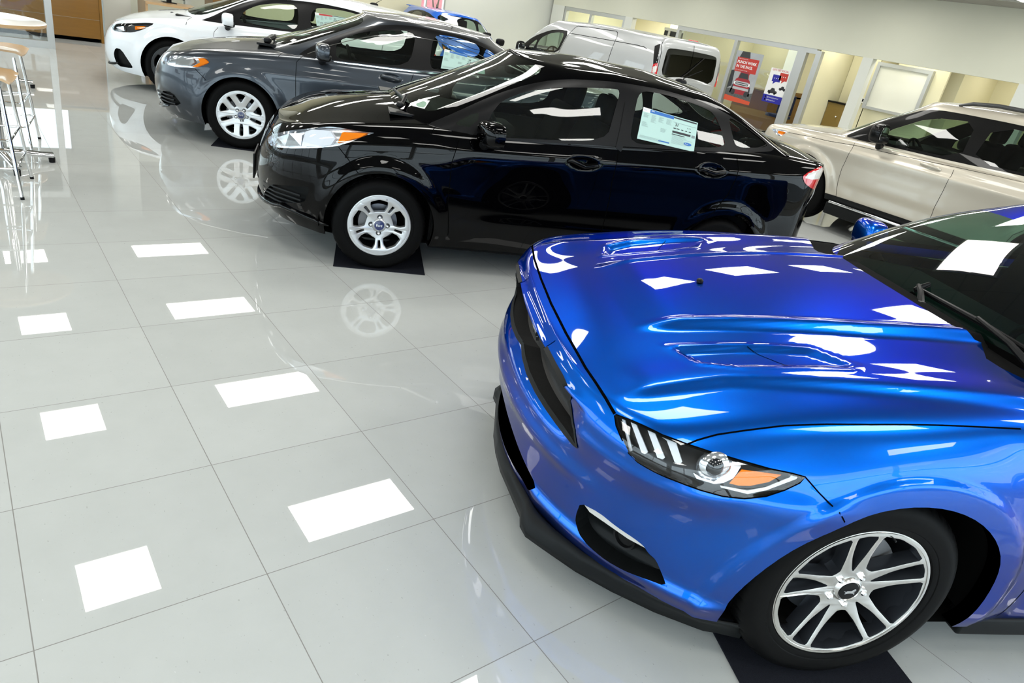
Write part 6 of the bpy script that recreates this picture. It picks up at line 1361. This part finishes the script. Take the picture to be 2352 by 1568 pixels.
def build_grey():
    R = car('fusion', 'sedan', 'dark grey metallic midsize sedan behind the black sedan')
    f = 'fusion'; P = par_fusion()
    cfg = dict(ld=(.4, .85, .2), lamps=[('lampa', M_LAMPC, .010), ('amber', M_AMBER, .007)], lampm=M_LAMPC,
      hood=[(.83, -.2, .72)] + V3([(.83, .3, .76), (.75, .55, .77), (.68, .70, .79), (.52, .74, .85), (.19, .76, .92), (-.2, .76, .96), (-.42, .74, .98), (-.40, .5, 1.0), (-.25, .3, 1.02), (-.18, -.2, 1.03)]),
      rear=[(-1.74, 1.3), (-2.75, 1.3), (-2.80, 1.08), (-2.80, .95), (-2.72, .80), (-2.55, .66), (-2.42, .45), (-2.40, .30)], doorlow=.29,
      gap=[[(.75, .55, .77), (.60, .73, .82), (.19, .76, .92), (-.2, .76, .96), (-.42, .74, .98)], [(-.36, .78, .98), (-.33, .86, .93)]],
      trim=YZ([(-.50, .96), (-.58, 1.03), (-.80, 1.17), (-1.04, 1.285), (-1.22, 1.35), (-1.48, 1.40), (-1.87, 1.41), (-2.14, 1.395), (-2.40, 1.35), (-2.65, 1.28), (-2.92, 1.17), (-2.94, 1.12), (-2.5, 1.08), (-1.97, 1.04), (-1.66, 1.015), (-.84, .975)]),
      glass=[YZ([(-.86, 1.0), (-.86, 1.14), (-1.04, 1.245), (-1.23, 1.305), (-1.53, 1.355), (-1.63, 1.33), (-1.58, 1.03), (-1.02, 1.0)]),
             YZ([(-1.80, 1.365), (-2.00, 1.375), (-2.23, 1.35), (-2.42, 1.30), (-2.52, 1.22), (-2.48, 1.12), (-1.94, 1.055), (-1.78, 1.05)]),
             YZ([(-2.58, 1.27), (-2.72, 1.22), (-2.86, 1.165), (-2.84, 1.135), (-2.56, 1.12)])],
      ws=V3([(-.18, -.3, 1.05), (-.24, .45, 1.03), (-.34, .62, 1.02), (-.46, .70, 1.04), (-.66, .67, 1.16), (-.88, .63, 1.265), (-1.05, .59, 1.34), (-1.10, .5, 1.38), (-1.05, .3, 1.41), (-1.03, -.3, 1.42)]),
      rw=V3([(-2.55, -.3, 1.40), (-2.58, .42, 1.38), (-2.85, .55, 1.28), (-3.2, .62, 1.15), (-3.3, -.3, 1.13)]))
    cfg['ribT'] = [([(-.52, .9, .955), (-.84, .9, .965), (-1.66, .9, 1.005), (-2.5, .9, 1.07), (-2.92, .8, 1.11)], .012, M_CHROME), ([(-.58, .9, 1.045), (-.80, .9, 1.185), (-1.04, .9, 1.30), (-1.22, .9, 1.365), (-1.48, .9, 1.41), (-1.87, .9, 1.425), (-2.3, .9, 1.385), (-2.65, .9, 1.30), (-2.95, .8, 1.17)], .007, M_CHROME)]
    S, T = build_family(f, P, R, M_GREY, cfg)
    handle(R, S, -1.41, .905, M_GREY, .09); handle(R, S, -2.5, .95, M_GREY, .09)
    make_mirrors(R, -.76, 1.0, 1.05, M_GREY, (.08, .12, .078))
    bm = bmesh.new()
    for z in (.33, .37, .41): tube(bm, [S.snap((.80, .60, z), .004)[0], S.snap((.70, .74, z), .004)[0], S.snap((.62, .82, z), .004)[0]], .010, 8)
    pair('bumper_slats', bm, M_PLASTIC, [R, R])
    L = [S.snap((.9 - .1 * y * y, y, .215), .010)[0] for y in np.linspace(0, .84, 14)]
    bm = bmesh.new(); tube(bm, L, [.018] * 12 + [.012, .006], 10); pair('front_lip', bm, M_GREY, [R, R])
    q = [T.snap(p, .003)[0] for p in ((-.44, .55, 1.09), (-.47, .61, 1.10), (-.44, .64, 1.07), (-.41, .58, 1.06))]; vf('windscreen_slip', q, [(0, 1, 2, 3)], M_PAPERW, R, False)
    bm = bmesh.new(); A = [T.snap(p, .018)[0] for p in ((-.22, .45, 1.07), (-.19, 0, 1.08))]; tube(bm, A, .010, 8); tube(bm, [(-.19, .52, 1.03), T.snap((-.24, .40, 1.08), .03)[0]], .016, 8); sblob(bm, (-.19, .52, 1.03), (.04, .05, .03), .8, 12); obj('wiper_arms', bm, M_PLASTIC, R)
    bm = bmesh.new(); box(bm, -.28, -.10, -.62, .62, .985, 1.005); obj('cowl_panel', bm, M_PLASTIC, R)
    put_wheels(R, 'ten', .332, .235, .228, .895, P['wb'])
    cabin(R, -1.55, -2.4, .2, .80, x0=-.5, x1=-3.1, dash=.99, zb=.93)
    def on(x, z, o): return T.snap((x, .9, z), o)[0]
    window_sheet(R, (on(-1.93, 1.345, .003), on(-2.36, 1.31, .003), on(-2.36, 1.12, .003), on(-1.90, 1.10, .003)), M_INKB, '28', 'FUSION')
    bm = bmesh.new(); p, n = T.snap((-2.0, .48, 1.44)); tube(bm, [p, p + Vector((0, 0, .02))], .004, 6); 
    p, n = T.snap((-2.45, 0, 1.42)); sblob(bm, p, (.05, .02, .02), .8, 12); obj('roof_aerial', bm, M_PLASTIC, R)
def hatch(k, R, m, sheet=True):
    f = 'focus'; P = par_hatch()
    cfg = dict(ld=(.4, .85, .2), lamps=[('lampa', M_LAMPC, .010), ('amber', M_AMBER, .007)], lampm=M_LAMPK,
      hood=[(.80, -.2, .66)] + V3([(.80, .3, .68), (.72, .52, .70), (.60, .66, .75), (.40, .74, .82), (.1, .75, .87), (-.2, .74, .91), (-.22, .58, .94), (-.15, .4, .97), (-.08, -.2, .98)]),
      rear=[(-1.62, 1.3), (-2.55, 1.3), (-2.60, 1.05), (-2.58, .9), (-2.48, .75), (-2.32, .55), (-2.28, .28)], doorlow=.27, xb=-1.55,
      gap=[[(-.22, .58, .94), (-.16, .85, .85)], [(.72, .52, .70), (.68, .6, .70)]],
      trim=YZ([(-.27, .90), (-.45, .99), (-.62, 1.10), (-.80, 1.20), (-.98, 1.275), (-1.3, 1.335), (-1.73, 1.365), (-2.15, 1.355), (-2.5, 1.31), (-2.85, 1.22), (-2.95, 1.12), (-2.6, 1.03), (-1.52, .975), (-1.15, .95), (-.53, .90)]),
      glass=[YZ([(-.76, .98), (-.83, 1.12), (-1.00, 1.215), (-1.2, 1.27), (-1.48, 1.30), (-1.50, 1.1), (-1.46, 1.0), (-1.1, .975)]),
             YZ([(-1.66, 1.31), (-2.11, 1.33), (-2.38, 1.29), (-2.45, 1.2), (-2.4, 1.05), (-1.64, 1.01)]),
             YZ([(-2.52, 1.26), (-2.75, 1.2), (-2.82, 1.12), (-2.55, 1.07)])],
      ws=V3([(-.10, -.3, .99), (-.16, .40, .97), (-.24, .58, .95), (-.36, .66, .98), (-.56, .645, 1.09), (-.78, .61, 1.21), (-.98, .57, 1.31), (-1.02, .48, 1.36), (-.96, .3, 1.385), (-.94, -.3, 1.39)]),
      rw=V3([(-3.30, -.3, 1.36), (-3.30, .50, 1.34), (-3.46, .60, 1.12), (-3.5, -.3, 1.10)]),
      tail=V3([(-3.36, .72, 1.00), (-3.22, .82, .98), (-3.02, .86, .95), (-3.10, .86, .90), (-3.30, .82, .85), (-3.42, .7, .86)]))
    S, T = build_family(f, P, R, m, cfg)
    make_mirrors(R, -.66, .98, 1.0, m if sheet else M_PLASTIC, (.08, .115, .078))
    L = [S.snap((.85 - .1 * y * y, y, .185), .010)[0] for y in np.linspace(0, .84, 14)]
    bm = bmesh.new(); tube(bm, L, [.014] * 12 + [.010, .006], 8); pair('front_splitter', bm, M_MATTE, [R, R])
    p, n = S.snap((.05, .35, .97)); bm = bmesh.new(); sblob(bm, p, (.02, .02, .01), 1, 10); obj('washer_nozzle', bm, M_PLASTIC, R)
    bm = bmesh.new(); box(bm, -.20, -.02, -.6, .6, .925, .94); obj('cowl_panel', bm, M_PLASTIC, R)
    bm = bmesh.new(); sblob(bm, (-3.40, 0, 1.395), (.16, .52, .02), .45, 24); obj('roof_spoiler', bm, m, R)
    bm = bmesh.new(); p, n = T.snap((-2.55, 0, 1.46)); sblob(bm, p, (.06, .03, .028), .8, 12); tube(bm, [p, p + Vector((-.03, 0, .03)), p + Vector((-.16, 0, .12))], [.007, .004, .002], 8); obj('roof_aerial', bm, M_PLASTIC, R)
    put_wheels(R, 'dark', .33, .235, .245, .875, P['wb'])
    cabin(R, -1.40, -2.2, .18, .76, x0=-.4, x1=-2.9, dash=.93, zb=.88)
    if sheet:
        def on(x, z, o): return T.snap((x, .9, z), o)[0]
        window_sheet(R, (on(-1.70, 1.33, .003), on(-2.10, 1.345, .003), on(-2.11, 1.20, .003), on(-1.74, 1.06, .003)), M_INKR, '22', 'RS')
    return S, T
def build_suv():
    R = car('explorer', 'suv', 'champagne beige SUV with black windows, at the right edge', 'suv')
    f = 'explorer'; P = par_explorer(); FE[f]['amber'] = [(.56, .92, .95), (.46, .935, .955), (.47, .94, .91), (.55, .93, .92)]
    cfg = dict(ld=(.5, .8, .3), lamps=[('amber', M_AMBER, .008)], lampm=M_LAMPC, hood=[(.93, -.2, 1.0)] + V3([(.92, .3, 1.0), (.80, .6, 1.02), (.66, .80, 1.02), (.35, .86, 1.04), (-.1, .87, 1.07), (-.2, .80, 1.09), (-.08, .5, 1.13), (0, -.2, 1.14)]),
      rear=[(-1.72, 1.5), (-2.80, 1.5), (-2.82, 1.1), (-2.80, .95), (-2.66, .8), (-2.48, .62), (-2.44, .5)], doorlow=.43, clad=.42,
      gap=[[(.66, .80, 1.02), (.35, .86, 1.04), (-.1, .87, 1.07), (-.2, .80, 1.09)], fe(f, 'line') + [Vector((-3.9, .95, 1.13))]],
      trim=YZ([(-.30, 1.075), (-.43, 1.19), (-.72, 1.385), (-1.05, 1.55), (-1.30, 1.575), (-2.0, 1.585), (-3.6, 1.56), (-3.8, 1.2), (-2.25, 1.15), (-1.70, 1.12), (-.77, 1.095), (-.52, 1.08)]),
      glass=[YZ([(-.74, 1.12), (-.77, 1.24), (-1.16, 1.48), (-1.62, 1.525), (-1.66, 1.15)]), YZ([(-1.80, 1.535), (-2.68, 1.535), (-2.72, 1.19), (-1.77, 1.16)]), YZ([(-2.85, 1.53), (-3.55, 1.50), (-3.68, 1.22), (-2.88, 1.20)])],
      ws=V3([(-.06, -.3, 1.14), (-.12, .5, 1.13), (-.22, .72, 1.13), (-.34, .78, 1.17), (-.62, .745, 1.36), (-.90, .70, 1.52), (-.94, .6, 1.56), (-.88, .3, 1.60), (-.86, -.3, 1.61)]),
      rw=V3([(-3.80, -.3, 1.58), (-3.80, .6, 1.56), (-3.94, .72, 1.22), (-3.96, -.3, 1.2)]), gr=1, sg=glass_mat('suv_side_glass', (.42, .52, .46)), framem=mat('black_gloss_pillar', (.002, .002, .002), .4, coat=.25, spec=.1))
    S, T = build_family(f, P, R, M_TAN, cfg)
    # long rear doors ribbons, chrome rocker strip, rack, mirrors, handle
    for s in (1, -1):
        bm = bmesh.new(); box(bm, -2.40, -.50, min(s * .955, s * 1.0), max(s * .955, s * 1.0), .335, .362, .006); obj('rocker_strip', bm, M_CHROME, R)
        bm = bmesh.new(); box(bm, -2.45, -.46, min(s * .86, s * .985), max(s * .86, s * .985), .20, .345, .02); obj('side_step', bm, M_MATTE, R)
    for s in (1, -1):
        bm = bmesh.new(); L = [T.snap((x, .66, 1.7), .005)[0] + Vector((0, .0, h)) for x, h in ((-1.32, .0), (-1.45, .035), (-1.7, .05), (-2.6, .055), (-3.4, .045), (-3.6, 0))]
        tube(bm, [(p.x, p.y * s, p.z) for p in L], [.012, .020, .022, .022, .020, .010], 10); obj('roof_rail', bm, mat('grey_roof_rail', (.05, .05, .05), .35, .3), R)
    make_mirrors(R, -.84, 1.07, 1.22, mat('black_gloss_pillar'), (.10, .13, .10), base=.93)
    for x in (-1.45, -2.55):
        handle(R, S, x, 1.0, M_TAN, .11)
        p, n = S.snap((x, .95, 1.0)); bm = bmesh.new(); sblob(bm, p + n * .0, (.05, .004, .05), 1, 20); pair('handle_cup', bm, M_TAN, [R, R])
    put_wheels(R, 'plain', .38, .25, .255, .96, P['wb'])
    cabin(R, -1.45, -2.4, .42, .86, x0=-.4, x1=-3.7, dash=1.10, zb=1.05, big=1.0)
    bm = bmesh.new(); sblob(bm, (-.82, 0, 1.50), (.03, .13, .045), .6, 16); obj('rear_view_mirror', bm, M_CABIN, R)
def build_van():
    R = car('van', 'van', 'silver panel van by the office wall, rear doors towards the viewer', 'van')
    f = 'van'; P = par_van()
    cfg = dict(van=True, lamps=[], doorlow=.3, gap=[],
      trim=YZ([(.12, 1.10), (-.10, 1.26), (-.35, 1.38), (-.72, 1.51), (-1.0, 1.555), (-1.38, 1.565), (-1.24, 1.10), (-.4, 1.06)]),
      glass=[YZ([(-.40, 1.09), (-.48, 1.33), (-.76, 1.455), (-1.0, 1.50), (-1.26, 1.51), (-1.20, 1.13)]), YZ([(-.12, 1.10), (-.40, 1.32), (-.33, 1.08)])],
      ws=V3([(.34, -.3, 1.15), (.26, .5, 1.12), (.14, .68, 1.13), (-.02, .72, 1.26), (-.28, .70, 1.44), (-.52, .66, 1.60), (-.54, .55, 1.65), (-.50, -.3, 1.68)]),
      rw=V3([(-3.92, -.3, 1.64), (-3.92, .62, 1.63), (-3.92, .68, 1.56), (-3.92, .70, 1.12), (-3.92, -.3, 1.11)]), sg=M_GLASS)
    FE['van']['doorf'] = [(-.25, .8, 1.10), (-.2, .9, .9), (-.35, .9, .5)]; FE['van']['doorb'] = [(-1.38, .8, 1.12), (-1.38, .9, .9), (-1.36, .9, .5)]
    S, T = build_family(f, P, R, M_SILVER, cfg)
    L = [T.ribbon([(-1.26, .9, 1.1), (-1.39, .9, 1.55), (-1.50, .8, 1.67), (-1.56, .77, 1.69), (-2.12, .77, 1.71), (-2.66, .77, 1.73), (-2.72, .78, 1.70), (-2.75, .80, 1.63), (-2.74, .9, 1.22), (-2.74, .9, 1.1)], .010, .002), T.ribbon([(-1.40, .9, 1.555), (-2.76, .9, 1.58), (-3.34, .9, 1.59), (-3.5, .9, 1.585), (-3.58, .9, 1.56)], .010, .002), T.ribbon([(-3.93, 0, 1.75), (-3.94, 0, 1.1)], .010, .002), T.ribbon([(-3.86, .78, 1.70), (-3.92, .79, 1.4), (-3.93, .8, 1.1)], .010, .002), S.ribbon([(-2.74, .9, 1.1), (-2.74, .9, .4)], .01), S.ribbon([(-3.95, 0, 1.1), (-3.95, 0, .4)], .01)]
    strips('panel_gap', L, M_GAP, R)
    for s in (1, -1):
        q = [T.snap(p, .004)[0] for p in ((-3.74, .9, 1.64), (-3.84, .8, 1.67), (-3.91, .82, 1.36), (-3.86, .9, 1.33))]
        def mk(q, nm, m):
            n = 6; V = []
            for i in range(n + 1):
                for j in range(n + 1):
                    a = q[0].lerp(q[1], j / n); b = q[3].lerp(q[2], j / n); V.append(T.snap(a.lerp(b, i / n), .005)[0])
            F = [(i * (n + 1) + j, i * (n + 1) + j + 1, (i + 1) * (n + 1) + j + 1, (i + 1) * (n + 1) + j) for i in range(n) for j in range(n)]
            if s < 0: V, F = mirror_vf(V, F)
            return vf(nm, V, F, m, R, True)
        mk(q, 'corner_panel', M_PLASTIC)
        q2 = [T.snap(p, .005)[0] for p in ((-3.86, .9, 1.33), (-3.91, .82, 1.36), (-3.93, .78, 1.10), (-3.88, .9, 1.08))]; mk(q2, 'tail_light', M_RED)
        q3 = [T.snap(p, .007)[0] for p in ((-3.87, .9, 1.29), (-3.915, .82, 1.31), (-3.925, .82, 1.22), (-3.88, .9, 1.2))]; mk(q3, 'tail_light', M_CLEARW)
    bm = bmesh.new(); p = Vector((-3.97, .30, 1.15)); tube(bm, [(-3.95, .28, 1.13), (-3.955, 0.05, 1.28), (-3.94, -.30, 1.56)], .008, 8); sblob(bm, (-3.96, .30, 1.12), (.03, .05, .03), .8, 12); obj('rear_wiper', bm, M_PLASTIC, R)
    bm = bmesh.new(); p, n = T.snap((-3.85, 0, 1.81)); sblob(bm, p, (.02, .14, .015), .8, 16); obj('high_brake_light', bm, M_RED, R)
    make_mirrors(R, -.16, 1.02, 1.08, M_PLASTIC, (.07, .11, .12), base=.88)
    put_wheels(R, 'plain', .33, .21, .215, .86, P['wb']); cabin(R, -1.0, -1.2, .35, .78, x0=.05, x1=-1.45, dash=1.1, zb=1.05, rear=False)
build_coupe(); build_black(); build_grey()
R = car('focus', 'hatchback', 'white hatchback with black headlamps, beside the reception counter'); hatch('focus', R, M_WHITE)
R = thing('hatchback', 'bright blue hatchback at the back of the hall, only roof and windscreen in view', 'car', (10.22, 11.45, 0), math.radians(-100)); hatch('focus', R, M_BLUE2, False)
build_suv(); build_van()
